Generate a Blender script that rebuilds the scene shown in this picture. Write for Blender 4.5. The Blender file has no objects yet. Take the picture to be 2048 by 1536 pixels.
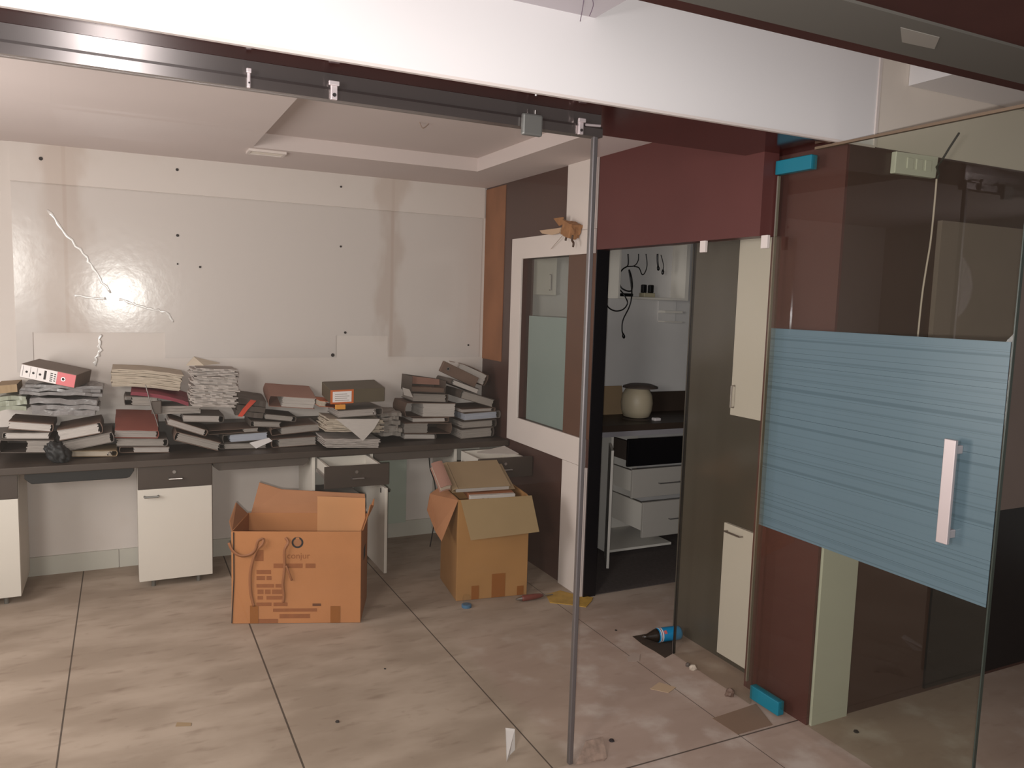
import bpy, bmesh, math, random
from mathutils import Vector, Matrix, noise
random.seed(7)
C = bpy.context.scene.collection
SC = bpy.context.scene

# ------------------------------------------------------------------ camera
# world: x along the glass partition, y into the room, z up; metres
H = 1.58
F_PX = 1577.5
RX = Vector((0.8971, 0.0190, -0.4406)).normalized()      # world axes seen in camera axes
RY = Vector((-0.4403, 0.1063, -0.8915)).normalized()
RZ = RX.cross(RY).normalized(); RY = RZ.cross(RX)
cam_data = bpy.data.cameras.new('camera')
cam = bpy.data.objects.new('camera', cam_data); C.objects.link(cam)
cam_data.sensor_width = 36.0
cam_data.lens = F_PX / 2048 * 36.0
cam_data.clip_start = 0.02
M = Matrix((RX, RY, RZ)).to_4x4()
M.translation = (0, 0, H)
cam.matrix_world = M
SC.camera = cam
CAMPOS = Vector((0, 0, H)); M3 = M.to_3x3()

# ------------------------------------------------------------------ light and exposure
SC.view_settings.view_transform = 'Standard'
SC.view_settings.look = 'None'
SC.view_settings.exposure = 0.18
SC.view_settings.gamma = 1.0
world = bpy.data.worlds.new('world'); SC.world = world; world.use_nodes = True
world.node_tree.nodes['Background'].inputs[0].default_value = (1.0, 0.93, 0.86, 1)
world.node_tree.nodes['Background'].inputs[1].default_value = 0.16


def area_light(name, loc, target, power, size, colour, shape='DISK'):
    d = bpy.data.lights.new(name, 'AREA'); d.energy = power; d.shape = shape; d.size = size; d.color = colour
    o = bpy.data.objects.new(name, d); C.objects.link(o); o.location = loc
    o.rotation_euler = (Vector(target) - Vector(loc)).to_track_quat('-Z', 'Y').to_euler()
    return o


area_light('phone_flash', (-0.035, -0.03, 1.535), (1.9, 4.0, 1.45), 44, 0.035, (1.0, 0.985, 0.975))
area_light('corridor_fill', (-1.25, 0.15, 1.78), (0.9, 4.6, 1.3), 46, 0.7, (1.0, 0.975, 0.965))  # unseen fill light added left of the camera to brighten the rooms
area_light('left_fill', (-1.50, 3.3, 1.35), (1.5, 3.6, 1.6), 40, 1.2, (1.0, 0.975, 0.965), 'SQUARE')  # added soft fill by the left wall, no window built there


# ------------------------------------------------------------------ helpers
def ray(px, py):
    return M3 @ Vector((px - 1024, 768 - py, -F_PX))


def at_y(px, py, y):
    d = ray(px, py); return CAMPOS + d * (y / d.y)


def at_x(px, py, x):
    d = ray(px, py); return CAMPOS + d * (x / d.x)


def at_z(px, py, z=0.0):
    d = ray(px, py); return CAMPOS + d * ((z - H) / d.z)


def lin(c):
    return tuple(((v / 255) / 12.92 if v / 255 <= 0.04045 else ((v / 255 + 0.055) / 1.055) ** 2.4) for v in c) + (1,)


MATS = {}


def mat(name, rgb, rough=0.6, metal=0.0, var=0.0, scale=6.0, bump=0.0, bscale=40.0, aniso=0.0, spec=0.5, stretch=None, coat=0.0):
    if name in MATS: return MATS[name]
    m = bpy.data.materials.new(name); m.use_nodes = True
    nt = m.node_tree; b = nt.nodes['Principled BSDF']
    b.inputs['Base Color'].default_value = lin(rgb)
    b.inputs['Roughness'].default_value = rough
    b.inputs['Metallic'].default_value = metal
    b.inputs['Specular IOR Level'].default_value = spec
    b.inputs['Coat Weight'].default_value = coat
    tc = nt.nodes.new('ShaderNodeTexCoord')
    src = tc.outputs['Object']
    if stretch:
        mp = nt.nodes.new('ShaderNodeMapping'); mp.inputs['Scale'].default_value = stretch
        nt.links.new(src, mp.inputs[0]); src = mp.outputs[0]
    if var > 0:
        n = nt.nodes.new('ShaderNodeTexNoise'); n.inputs['Scale'].default_value = scale; n.inputs['Detail'].default_value = 6
        nt.links.new(src, n.inputs['Vector'])
        r = nt.nodes.new('ShaderNodeValToRGB'); c = lin(rgb)
        r.color_ramp.elements[0].position = 0.3; r.color_ramp.elements[1].position = 0.7
        r.color_ramp.elements[0].color = tuple(v * (1 - var) for v in c[:3]) + (1,)
        r.color_ramp.elements[1].color = tuple(min(1, v * (1 + var * 0.6)) for v in c[:3]) + (1,)
        nt.links.new(n.outputs['Fac'], r.inputs[0]); nt.links.new(r.outputs[0], b.inputs['Base Color'])
    if bump > 0:
        n = nt.nodes.new('ShaderNodeTexNoise'); n.inputs['Scale'].default_value = bscale; n.inputs['Detail'].default_value = 4
        nt.links.new(src, n.inputs['Vector'])
        bp = nt.nodes.new('ShaderNodeBump'); bp.inputs['Strength'].default_value = bump; bp.inputs['Distance'].default_value = 0.01
        nt.links.new(n.outputs['Fac'], bp.inputs['Height']); nt.links.new(bp.outputs[0], b.inputs['Normal'])
    if aniso > 0:
        b.inputs['Anisotropic'].default_value = aniso
        cx = nt.nodes.new('ShaderNodeCombineXYZ'); cx.inputs[2].default_value = 1.0; cx.inputs[0].default_value = 0.001
        nt.links.new(cx.outputs[0], b.inputs['Tangent'])
    MATS[name] = m
    return m


class NT:
    """small wrapper for the hand-wired materials"""
    def __init__(self, name):
        self.m = bpy.data.materials.new(name); self.m.use_nodes = True
        self.t = self.m.node_tree; self.b = self.t.nodes['Principled BSDF']; self.out = self.t.nodes['Material Output']
        MATS[name] = self.m

    def n(self, kind, **kw):
        x = self.t.nodes.new('ShaderNode' + kind)
        for k, v in kw.items(): setattr(x, k, v)
        return x

    def link(self, a, b): self.t.links.new(a, b)

    def math(self, op, a, b=None, c=None):
        x = self.n('Math', operation=op)
        for i, v in enumerate((a, b, c)):
            if v is None: continue
            if isinstance(v, (int, float)): x.inputs[i].default_value = v
            else: self.link(v, x.inputs[i])
        return x.outputs[0]

    def mixc(self, fac, a, b):
        x = self.n('Mix', data_type='RGBA')
        for i, v in ((0, fac), (6, a), (7, b)):
            if isinstance(v, (int, float)): x.inputs[i].default_value = v
            elif isinstance(v, tuple): x.inputs[i].default_value = v
            else: self.link(v, x.inputs[i])
        return x.outputs[2]

    def noise(self, vec, scale, detail=5, w=None):
        x = self.n('TexNoise'); x.inputs['Scale'].default_value = scale; x.inputs['Detail'].default_value = detail
        if vec is not None: self.link(vec, x.inputs['Vector'])
        return x.outputs['Fac']

    def scaled(self, vec, s):
        x = self.n('Mapping'); x.inputs['Scale'].default_value = s; self.link(vec, x.inputs[0]); return x.outputs[0]

    def sstep(self, v, lo, hi):
        x = self.n('MapRange', interpolation_type='SMOOTHSTEP')
        self.link(v, x.inputs[0]); x.inputs[1].default_value = lo; x.inputs[2].default_value = hi
        return x.outputs[0]

    def xyz(self):
        tc = self.n('TexCoord'); s = self.n('SeparateXYZ'); self.link(tc.outputs['Object'], s.inputs[0])
        return tc.outputs['Object'], s.outputs[0], s.outputs[1], s.outputs[2]


def glass_mat(name, tint, haze, haze_rgb, rough=0.0, refl=1.0):
    w = NT(name)
    tr = w.n('BsdfTransparent'); tr.inputs[0].default_value = tint
    df = w.n('BsdfDiffuse'); df.inputs[0].default_value = lin(haze_rgb)
    gl = w.n('BsdfGlossy'); gl.inputs['Roughness'].default_value = rough
    fr = w.n('Fresnel'); fr.inputs[0].default_value = 1.45
    m1 = w.n('MixShader'); m1.inputs[0].default_value = haze
    w.link(tr.outputs[0], m1.inputs[1]); w.link(df.outputs[0], m1.inputs[2])
    ge = w.n('NewGeometry')
    front = w.math('SUBTRACT', 1.0, ge.outputs['Backfacing'])
    m2 = w.n('MixShader'); w.link(w.math('MULTIPLY', w.math('MULTIPLY', fr.outputs[0], refl), front), m2.inputs[0])
    w.link(m1.outputs[0], m2.inputs[1]); w.link(gl.outputs[0], m2.inputs[2])
    w.link(m2.outputs[0], w.out.inputs[0])
    return w.m


def wmat(o):
    m = o.matrix_basis.copy()
    while o.parent:
        o = o.parent; m = o.matrix_basis @ m
    return m


def obj(name, bm, m, parent=None, local=False, bevel=0.0, smooth=False, sub=0):
    bmesh.ops.recalc_face_normals(bm, faces=bm.faces)
    me = bpy.data.meshes.new(name)
    o = bpy.data.objects.new(name, me); C.objects.link(o)
    if parent is not None:
        o.parent = parent
        if not local: bm.transform(wmat(parent).inverted())
    elif not local:
        xs = [v.co.x for v in bm.verts]; ys = [v.co.y for v in bm.verts]; zs = [v.co.z for v in bm.verts]
        c = Vector(((min(xs) + max(xs)) / 2, (min(ys) + max(ys)) / 2, min(zs)))
        bm.transform(Matrix.Translation(-c)); o.location = c
    bm.to_mesh(me); bm.free()
    if m: me.materials.append(m)
    if smooth:
        for p in me.polygons: p.use_smooth = True
    if bevel:
        b = o.modifiers.new('bevel', 'BEVEL'); b.width = bevel; b.segments = 2; b.limit_method = 'ANGLE'; b.angle_limit = math.radians(40)
    if sub:
        s = o.modifiers.new('sub', 'SUBSURF'); s.levels = sub; s.render_levels = sub
    return o


def worldobj(name, bm, m, parent=None, **k):
    """mesh kept in world coordinates (so its material reads world positions)"""
    return obj(name, bm, m, parent, local=parent is None, **k)


def struct(name, bm, m, parent=None, **k):
    o = worldobj(name, bm, m, parent, **k)
    if parent is None: o['kind'] = 'structure'
    return o


def tag(o, label, cat, group=None):
    o['label'] = label; o['category'] = cat
    if group: o['group'] = group
    return o


def thing(name, label, cat, loc=(0, 0, 0), rotz=0.0, group=None, mw=None):
    o = bpy.data.objects.new(name, None); C.objects.link(o); o.empty_display_size = 0.1
    if mw is not None: o.matrix_basis = mw
    else:
        o.location = loc; o.rotation_euler = (0, 0, rotz)
        o.matrix_basis = Matrix.Translation(loc) @ Matrix.Rotation(rotz, 4, 'Z')
    return tag(o, label, cat, group)


def nb(): return bmesh.new()


def box(bm, x0, x1, y0, y1, z0, z1):
    vs = [bm.verts.new((x, y, z)) for z in (z0, z1) for x, y in ((x0, y0), (x1, y0), (x1, y1), (x0, y1))]
    for f in ((0, 3, 2, 1), (4, 5, 6, 7), (0, 1, 5, 4), (1, 2, 6, 5), (2, 3, 7, 6), (3, 0, 4, 7)):
        bm.faces.new([vs[i] for i in f])
    return bm


def bx(*a): return box(nb(), *a)


def obox(bm, o, u, v, w):
    """box spanned by three edge vectors"""
    o, u, v, w = map(Vector, (o, u, v, w))
    vs = [bm.verts.new(o + p) for p in (Vector(), u, u + v, v, w, u + w, u + v + w, v + w)]
    for f in ((0, 3, 2, 1), (4, 5, 6, 7), (0, 1, 5, 4), (1, 2, 6, 5), (2, 3, 7, 6), (3, 0, 4, 7)):
        bm.faces.new([vs[i] for i in f])
    return bm


def prism(bm, poly, ext):
    """polygon of 3-D points extruded along ext"""
    e = Vector(ext); a = [bm.verts.new(Vector(p)) for p in poly]; b = [bm.verts.new(Vector(p) + e) for p in poly]
    bm.faces.new(a); bm.faces.new(b[::-1])
    for i in range(len(a)):
        j = (i + 1) % len(a); bm.faces.new((a[i], a[j], b[j], b[i]))
    return bm


def tube(bm, pts, r, n=8, flat=1.0):
    pts = [Vector(p) for p in pts]; rings = []
    for i, p in enumerate(pts):
        t = (pts[min(i + 1, len(pts) - 1)] - pts[max(i - 1, 0)]).normalized()
        a = t.orthogonal().normalized() if i == 0 else (rings_a - t * rings_a.dot(t)).normalized()
        rings_a = a; b = t.cross(a)
        rr = r[i] if isinstance(r, (list, tuple)) else r
        rings.append([bm.verts.new(p + (a * math.cos(q) + b * math.sin(q) * flat) * rr) for q in [2 * math.pi * k / n for k in range(n)]])
    for i in range(len(rings) - 1):
        for k in range(n):
            bm.faces.new((rings[i][k], rings[i][(k + 1) % n], rings[i + 1][(k + 1) % n], rings[i + 1][k]))
    bm.faces.new(rings[0][::-1]); bm.faces.new(rings[-1])
    return bm


def curve(pts, n=6):
    """Catmull-Rom through points"""
    pts = [Vector(p) for p in pts]; out = []
    for i in range(len(pts) - 1):
        p0, p1, p2, p3 = pts[max(i - 1, 0)], pts[i], pts[i + 1], pts[min(i + 2, len(pts) - 1)]
        for k in range(n):
            t = k / n
            out.append(0.5 * ((2 * p1) + (p2 - p0) * t + (2 * p0 - 5 * p1 + 4 * p2 - p3) * t * t + (3 * p1 - p0 - 3 * p2 + p3) * t ** 3))
    return out + [pts[-1]]


def cyl(bm, c, axis, r, h, n=20, r2=None):
    c = Vector(c); a = Vector(axis).normalized()
    return tube(bm, [c, c + a * h], [r, r if r2 is None else r2], n)


def lathe(bm, prof, n=24, c=(0, 0, 0), axis=None):
    """profile of (radius, height)"""
    rings = []
    for r, z in prof:
        rings.append([bm.verts.new((r * math.cos(2 * math.pi * k / n), r * math.sin(2 * math.pi * k / n), z)) for k in range(n)])
    for i in range(len(rings) - 1):
        for k in range(n): bm.faces.new((rings[i][k], rings[i][(k + 1) % n], rings[i + 1][(k + 1) % n], rings[i + 1][k]))
    bm.faces.new(rings[0][::-1]); bm.faces.new(rings[-1])
    m = Matrix.Translation(Vector(c))
    if axis is not None: m = m @ Vector(axis).to_track_quat('Z', 'Y').to_matrix().to_4x4()
    bm.transform(m)
    return bm


def slab(bm, x0, x1, y0, y1, zf, t, nx=8, ny=6, jit=0.0, seed=0):
    """sheet of thickness t whose underside follows zf(x, y); ragged outline with jit"""
    rnd = random.Random(seed)
    g = []
    for i in range(nx + 1):
        row = []
        for j in range(ny + 1):
            x = x0 + (x1 - x0) * i / nx; y = y0 + (y1 - y0) * j / ny
            if jit and (i in (0, nx) or j in (0, ny)):
                x += rnd.uniform(-jit, jit); y += rnd.uniform(-jit, jit)
            z = zf(x, y)
            row.append((bm.verts.new((x, y, z)), bm.verts.new((x, y, z + t))))
        g.append(row)
    for i in range(nx):
        for j in range(ny):
            bm.faces.new((g[i][j][0], g[i][j + 1][0], g[i + 1][j + 1][0], g[i + 1][j][0]))
            bm.faces.new((g[i][j][1], g[i + 1][j][1], g[i + 1][j + 1][1], g[i][j + 1][1]))
    for i in range(nx):
        bm.faces.new((g[i][0][0], g[i + 1][0][0], g[i + 1][0][1], g[i][0][1]))
        bm.faces.new((g[i][ny][0], g[i][ny][1], g[i + 1][ny][1], g[i + 1][ny][0]))
    for j in range(ny):
        bm.faces.new((g[0][j][0], g[0][j][1], g[0][j + 1][1], g[0][j + 1][0]))
        bm.faces.new((g[nx][j][0], g[nx][j + 1][0], g[nx][j + 1][1], g[nx][j][1]))
    return bm


# ------------------------------------------------------------------ materials
white_lam = mat('white_laminate', (206, 198, 188), 0.45, var=0.03, scale=3)
white_trim = mat('white_trim', (214, 202, 196), 0.5, var=0.03, scale=4)
ceil_m = mat('ceiling_paint', (206, 192, 188), 0.9, var=0.03, scale=2)
fascia_m = mat('fascia_paint', (222, 217, 216), 0.85, var=0.02, scale=1.5)
cream_m = mat('fascia_cream_paint', (218, 206, 194), 0.85, var=0.03, scale=2)
maroon = mat('maroon_laminate', (88, 48, 45), 0.42, var=0.10, scale=2.0, spec=0.4)
brownlam = mat('brown_laminate', (76, 53, 47), 0.38, var=0.10, scale=2.0, spec=0.4)
darkdesk = mat('dark_desk_laminate', (62, 50, 42), 0.5, var=0.15, scale=8, stretch=(0.3, 3, 1))
black_lam = mat('black_laminate', (22, 20, 22), 0.35)
soffit_m = mat('glossy_beam_laminate', (66, 30, 26), 0.14, var=0.25, scale=3, spec=0.6)
steel = mat('brushed_steel', (146, 138, 136), 0.34, metal=0.9, aniso=0.98)
steel2 = mat('dull_steel', (165, 158, 155), 0.35, metal=1.0)
satin = mat('satin_aluminium', (214, 200, 200), 0.4, metal=0.6)
greymetal = mat('grey_metal', (120, 118, 114), 0.45, metal=0.5)
blacksteel = mat('black_plastic', (20, 19, 19), 0.4)
teal = mat('teal_film', (22, 112, 132), 0.4)
mdf = mat('bare_mdf', (140, 92, 62), 0.8, var=0.18, scale=5, stretch=(1, 1, 0.5))
tan_panel = mat('tan_laminate', (134, 118, 110), 0.5, var=0.04)
carton = mat('corrugated_cardboard', (172, 114, 70), 0.8, var=0.07, scale=5, bump=0.06, bscale=120)
carton_in = mat('cardboard_inside', (158, 108, 74), 0.85, var=0.08, scale=6)
carton2 = mat('dull_cardboard', (160, 116, 68), 0.82, var=0.08, scale=5, bump=0.05, bscale=120)
carton2_in = mat('cardboard_flap_inside', (146, 122, 88), 0.85, var=0.06, scale=5)
tape_m = mat('brown_packing_tape', (138, 84, 38), 0.3)
strap_m = mat('brown_ribbon', (140, 88, 54), 0.6)
print_m = mat('faded_brown_print', (138, 82, 46), 0.85, var=0.1, scale=30)
ink = mat('black_ink', (36, 28, 28), 0.7)
page = mat('file_pages', (162, 152, 146), 0.85, var=0.10, scale=60, stretch=(0.4, 1, 8))
page_w = mat('white_pages', (184, 175, 169), 0.85, var=0.08, scale=60, stretch=(0.4, 1, 8))
page_g = mat('grey_pages', (144, 135, 128), 0.85, var=0.12, scale=60, stretch=(0.4, 1, 8))
page_b = mat('bluish_pages', (158, 160, 170), 0.85, var=0.08, scale=60, stretch=(0.4, 1, 8))
page_beige = mat('beige_papers', (176, 162, 146), 0.85, var=0.10, scale=40, stretch=(0.4, 1, 8))
cov_dark = mat('dark_file_cover', (82, 71, 64), 0.6, var=0.12, scale=10)
cov_brown = mat('brown_file_cover', (104, 82, 70), 0.65, var=0.12, scale=10)
cov_grey = mat('grey_file_cover', (112, 102, 95), 0.65, var=0.12, scale=10)
cov_pink = mat('pinkish_brown_file_cover', (152, 112, 98), 0.7, var=0.06, scale=8)
cov_red = mat('faded_red_file_cover', (136, 78, 68), 0.6, var=0.08, scale=8)
cov_maroon = mat('maroon_folder_cover', (122, 44, 58), 0.6, var=0.08, scale=8)
cov_orange = mat('orange_file_cover', (186, 92, 40), 0.6, var=0.08)
cov_tan = mat('tan_folder_cover', (150, 126, 96), 0.75, var=0.05)
pinktape = mat('pink_label', (206, 108, 112), 0.6)
paperlabel = mat('white_label', (220, 212, 210), 0.7)
redtape = mat('red_orange_tape', (205, 74, 52), 0.5)
yellow_m = mat('yellow_cloth', (176, 138, 60), 0.85, var=0.2, scale=20)
bluecan = mat('blue_can_label', (20, 128, 178), 0.3)
shoji = mat('grey_cloth', (96, 92, 90), 0.9)
cabinet_dark = mat('dark_grey_laminate', (70, 66, 58), 0.35, var=0.06, scale=2)
cabin_wall_m = mat('cabin_wall_paint', (206, 202, 198), 0.85, var=0.03)
cabin_white = mat('cabin_white_laminate', (214, 208, 198), 0.5)
bagplastic = mat('hazy_plastic_bag', (126, 121, 120), 0.25, var=0.2, scale=12, bump=0.5, bscale=18)
greenplastic = mat('pale_green_plastic', (142, 144, 128), 0.25, var=0.12, scale=10, bump=0.4, bscale=14)

clear_glass = glass_mat('clear_glass', (0.975, 0.975, 0.96, 1), 0.012, (150, 140, 130))
door_glass = glass_mat('door_glass', (0.91, 0.92, 0.88, 1), 0.02, (120, 115, 105))
hazy_glass = glass_mat('hazy_glass', (0.92, 0.91, 0.88, 1), 0.05, (120, 112, 100), rough=0.12)

# back wall with old damp stains
w = NT('stained_wall_paint')
v, X, Y, Z = w.xyz()
base = lin((205, 195, 189)); stain = lin((160, 132, 112))
nz = w.noise(w.scaled(v, (1.6, 1, 0.7)), 4.2, 7)
fine = w.noise(v, 9, 5)
tot = None
for x0, wd, zlo in ((-0.27, 0.10, 1.35), (1.55, 0.075, 1.2)):
    dx = w.math('ABSOLUTE', w.math('SUBTRACT', X, x0))
    wob = w.math('ADD', dx, w.math('MULTIPLY', w.math('SUBTRACT', nz, 0.5), 0.42))
    mk = w.math('SUBTRACT', 1.0, w.sstep(wob, wd * 0.2, wd * 1.5))
    core = w.math('MULTIPLY', w.math('SUBTRACT', 1.0, w.sstep(dx, 0.004, 0.03)), 0.55)
    mk = w.math('MULTIPLY', w.math('MAXIMUM', w.math('MULTIPLY', mk, 0.42), core), w.sstep(Z, zlo - 0.1, zlo + 0.1))
    tot = mk if tot is None else w.math('MAXIMUM', tot, mk)
blot = w.math('MULTIPLY', w.sstep(fine, 0.5, 0.8), 0.12)
cc = w.mixc(w.math('MULTIPLY', tot, 0.75), base, stain)
cc = w.mixc(blot, cc, lin((182, 166, 152)))
w.link(cc, w.b.inputs['Base Color']); w.b.inputs['Roughness'].default_value = 0.85
wall_stained = w.m

# the same wall seen under the plastic sheet: glossy
w2 = NT('plastic_sheet_film')
v, X, Y, Z = w2.xyz()
nz = w2.noise(w2.scaled(v, (1.6, 1, 0.7)), 4.2, 7)
tot = None
for x0, wd in ((-0.27, 0.12), (1.55, 0.08)):
    dx = w2.math('ABSOLUTE', w2.math('SUBTRACT', X, x0))
    wob = w2.math('ADD', dx, w2.math('MULTIPLY', w2.math('SUBTRACT', nz, 0.5), 0.42))
    mk = w2.math('SUBTRACT', 1.0, w2.sstep(wob, wd * 0.2, wd * 1.5))
    core = w2.math('MULTIPLY', w2.math('SUBTRACT', 1.0, w2.sstep(dx, 0.003, 0.028)), 0.6)
    mk = w2.math('MAXIMUM', w2.math('MULTIPLY', mk, 0.42), core)
    tot = mk if tot is None else w2.math('MAXIMUM', tot, mk)
cc = w2.mixc(w2.math('MULTIPLY', tot, 0.75), lin((198, 189, 184)), lin((156, 130, 112)))
w2.link(cc, w2.b.inputs['Base Color'])
w2.b.inputs['Roughness'].default_value = 0.17
w2.b.inputs['Specular IOR Level'].default_value = 0.35
bn = w2.noise(v, 22, 3); bp = w2.n('Bump'); bp.inputs['Strength'].default_value = 0.05; bp.inputs['Distance'].default_value = 0.01
w2.link(bn, bp.inputs['Height']); w2.link(bp.outputs[0], w2.b.inputs['Normal'])
film_m = w2.m
crease_m = mat('crease_film', (214, 208, 204), 0.2, spec=1.0, coat=0.6)

# floor: dusty cement tiles with thin joints
w = NT('dusty_floor')
v, X, Y, Z = w.xyz()
n1 = w.noise(w.scaled(v, (1.0, 2.2, 1)), 2.4, 8); n2 = w.noise(w.scaled(v, (1.5, 4.5, 1)), 5.0, 7); n3 = w.noise(v, 26, 4)
c1 = w.mixc(w.sstep(n1, 0.35, 0.68), lin((150, 133, 118)), lin((172, 155, 140)))
c1 = w.mixc(w.math('MULTIPLY', w.sstep(n2, 0.54, 0.76), 0.42), c1, lin((112, 92, 78)))
c1 = w.mixc(w.math('MULTIPLY', w.sstep(n3, 0.62, 0.8), 0.25), c1, lin((110, 92, 78)))
# pale pinkish plaster dust trodden through the doorway
reg = w.math('MULTIPLY', w.sstep(X, 1.32, 1.42), w.math('SUBTRACT', 1.0, w.sstep(Y, 2.9, 3.7)))
n4 = w.noise(v, 5.5, 10)
c1 = w.mixc(w.math('MULTIPLY', reg, 0.55), c1, lin((162, 138, 126)))
c1 = w.mixc(w.math('MULTIPLY', w.math('MULTIPLY', reg, w.sstep(n4, 0.48, 0.75)), 0.6), c1, lin((196, 184, 174)))
jn = None
for ax, val, wd in ((X, -0.227, .003), (X, 0.517, .0035), (X, 1.287, .0028), (X, 2.03, .0018), (Y, 2.10, .0035)):
    d = w.math('ABSOLUTE', w.math('SUBTRACT', ax, val))
    q = w.math('LESS_THAN', d, wd)
    jn = q if jn is None else w.math('MAXIMUM', jn, q)
c1 = w.mixc(w.math('MULTIPLY', jn, 0.85), c1, lin((60, 50, 44)))
w.link(c1, w.b.inputs['Base Color']); w.b.inputs['Roughness'].default_value = 0.75; w.b.inputs['Specular IOR Level'].default_value = 0.25
floor_m = w.m

# frosted stripe film of the door
w = NT('frosted_stripe_film')
v, X, Y, Z = w.xyz()
cz = w.n('CombineXYZ'); w.link(w.math('MULTIPLY', Z, 52.0), cz.inputs[2])
s1 = w.noise(cz.outputs[0], 1.0, 2)
cz2 = w.n('CombineXYZ'); w.link(w.math('ADD', w.math('MULTIPLY', Z, 170.0), 7.3), cz2.inputs[2])
s2 = w.noise(cz2.outputs[0], 1.0, 1)
line = w.math('MAXIMUM', w.sstep(s2, 0.60, 0.72), w.math('MULTIPLY', w.sstep(s1, 0.52, 0.62), 0.45))
tr = w.n('BsdfTransparent'); tr.inputs[0].default_value = (0.75, 0.85, 0.88, 1)
df = w.n('BsdfDiffuse'); df.inputs[0].default_value = lin((112, 134, 144))
tl = w.n('BsdfTranslucent'); tl.inputs[0].default_value = lin((120, 144, 154))
gl = w.n('BsdfGlossy'); gl.inputs['Roughness'].default_value = 0.3
a = w.n('MixShader'); a.inputs[0].default_value = 0.25; w.link(df.outputs[0], a.inputs[1]); w.link(tl.outputs[0], a.inputs[2])
g = w.n('MixShader'); g.inputs[0].default_value = 0.05; w.link(a.outputs[0], g.inputs[1]); w.link(gl.outputs[0], g.inputs[2])
k = w.n('MixShader'); w.link(w.math('ADD', w.math('MULTIPLY', line, 0.55), 0.12), k.inputs[0])
w.link(g.outputs[0], k.inputs[1]); w.link(tr.outputs[0], k.inputs[2]); w.link(k.outputs[0], w.out.inputs[0])
stripe_m = w.m
frost_m = glass_mat('frosted_window_film', (0.8, 0.85, 0.83, 1), 0.82, (138, 150, 144), rough=0.3)

# ------------------------------------------------------------------ room shell
YW = 4.922            # back wall
YF = 2.059            # fascia / corridor wall plane
YG = 2.20             # glass line
XW = 2.202            # right wall
XD = 2.272            # open door plane
ZC = 2.328            # room ceiling
ZS = 2.176            # underside of the beam
XL = -1.55            # left wall

struct('floor', bx(-3.2, 5.4, -1.6, 5.2, -0.06, 0.0), floor_m)
# ceiling with a square tray recess
tx0, tx1, ty0, ty1 = 0.613, 1.868, 2.92, 4.315
bm = nb()
box(bm, XL - .05, tx0, 2.451, YW, ZC, ZC + .12); box(bm, tx1, XW + .3, 2.451, YW, ZC, ZC + .12)
box(bm, tx0, tx1, ty1, YW, ZC, ZC + .12); box(bm, tx0, tx1, 2.451, ty0, ZC, ZC + .12)
box(bm, tx0 - .02, tx1 + .02, ty0 - .02, ty1 + .02, ZC + .075, ZC + .125)
struct('ceiling', bm, ceil_m)
struct('wall_back', bx(XL - .1, XW + .08, YW, YW + .12, 0, 2.5), wall_stained)
struct('wall_left', bx(XL - .1, XL, 2.2, YW, 0, 2.5), white_lam)
# right wall: solid beside the back corner, band above and below the window, header above the cabin opening
wx0, wx1 = XW, XW + 0.075
wy0, wy1, wz0, wz1 = 3.555, 4.35, 0.862, 1.842
bm = nb()
box(bm, wx0, wx1, wy1, YW, 0, 2.45); box(bm, wx0, wx1, wy0 - .04, wy1, 0, wz0); box(bm, wx0, wx1, wy0 - .04, wy1, wz1, 2.45)
struct('wall_right', bm, brownlam)
struct('wall_header', bx(wx0, wx1, 2.346, 3.514, 1.86, 2.45), maroon)
struct('trim_1', bx(wx0 - .004, wx0, 4.62, YW, 1.19, 2.318), mdf)
struct('trim_2', bx(wx0, wx1 + .002, 3.509, 3.516, 0, 1.86), black_lam)            # dark jamb of the cabin opening
# corridor wall beyond the door, its return, and the beam over the glass
struct('wall_corridor', bx(2.33, 5.4, YF, YF + .1, 0, ZS), brownlam)
struct('wall_return', bx(2.318, 2.33, YF + .001, 2.40, 0, 2.45), maroon)
struct('trim_3', bx(2.332, 2.522, YF - .012, YF, 0, 0.80), mat('pale_panel', (186, 184, 170), 0.6))
struct('trim_4', bx(2.332, 2.95, YF - .012, YF, 0.80, 0.95), MATS['pale_panel'])
bm = nb(); box(bm, -3.2, 2.45, YF, YF + .03, ZS, 2.75)
struct('wall_fascia', bm, fascia_m)
struct('wall_fascia_side', bx(2.45, 5.4, YF + .002, YF + .03, ZS, 2.75), cream_m)
struct('trim_5', bx(2.444, 2.456, YF - .005, YF, ZS, 2.75), white_trim)               # corner bead
struct('trim_6', bx(-3.2, 2.45, YF - .004, YF + .01, ZS - .004, ZS + .004), white_trim)  # bottom bead of the fascia
struct('beam', bx(-3.2, 2.317, YF + .03, 2.45, ZS + .0005, 2.5), soffit_m)
struct('beam_skirt', bx(-3.2, 2.33, YF + .001, YF + .03, ZS - .003, ZS), soffit_m)
# corridor ceiling, dropped boxes and the near beam above the camera
struct('ceiling_corridor', bx(-3.2, 5.4, -1.6, YF, 2.75, 2.85), ceil_m)
lil_m = mat('lilac_white_paint', (200, 192, 196), 0.9)
struct('ceiling_box', bx(-3.2, 1.252, 1.25, YF, 2.41, 2.75), lil_m)
struct('ceiling_duct', bx(2.606, 5.4, 1.25, YF, 2.412, 2.75), fascia_m)
struct('beam_near', bx(-0.2, 4.5, 0.80, 1.352, ZS, 2.6), mat('near_beam_laminate', (66, 40, 36), 0.6, var=.2, scale=3, spec=.15))
struct('trim_7', bx(-0.2, 4.5, 1.14, 1.30, ZS - .006, ZS), mat('grey_channel', (92, 88, 82), 0.6, spec=.15))
bm = nb(); prism(bm, [at_z(x, y, ZS - .006) for x, y in ((1801, 54), (1879, 74), (1869, 97), (1804, 83))], (0, 0, -.0015))
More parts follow.
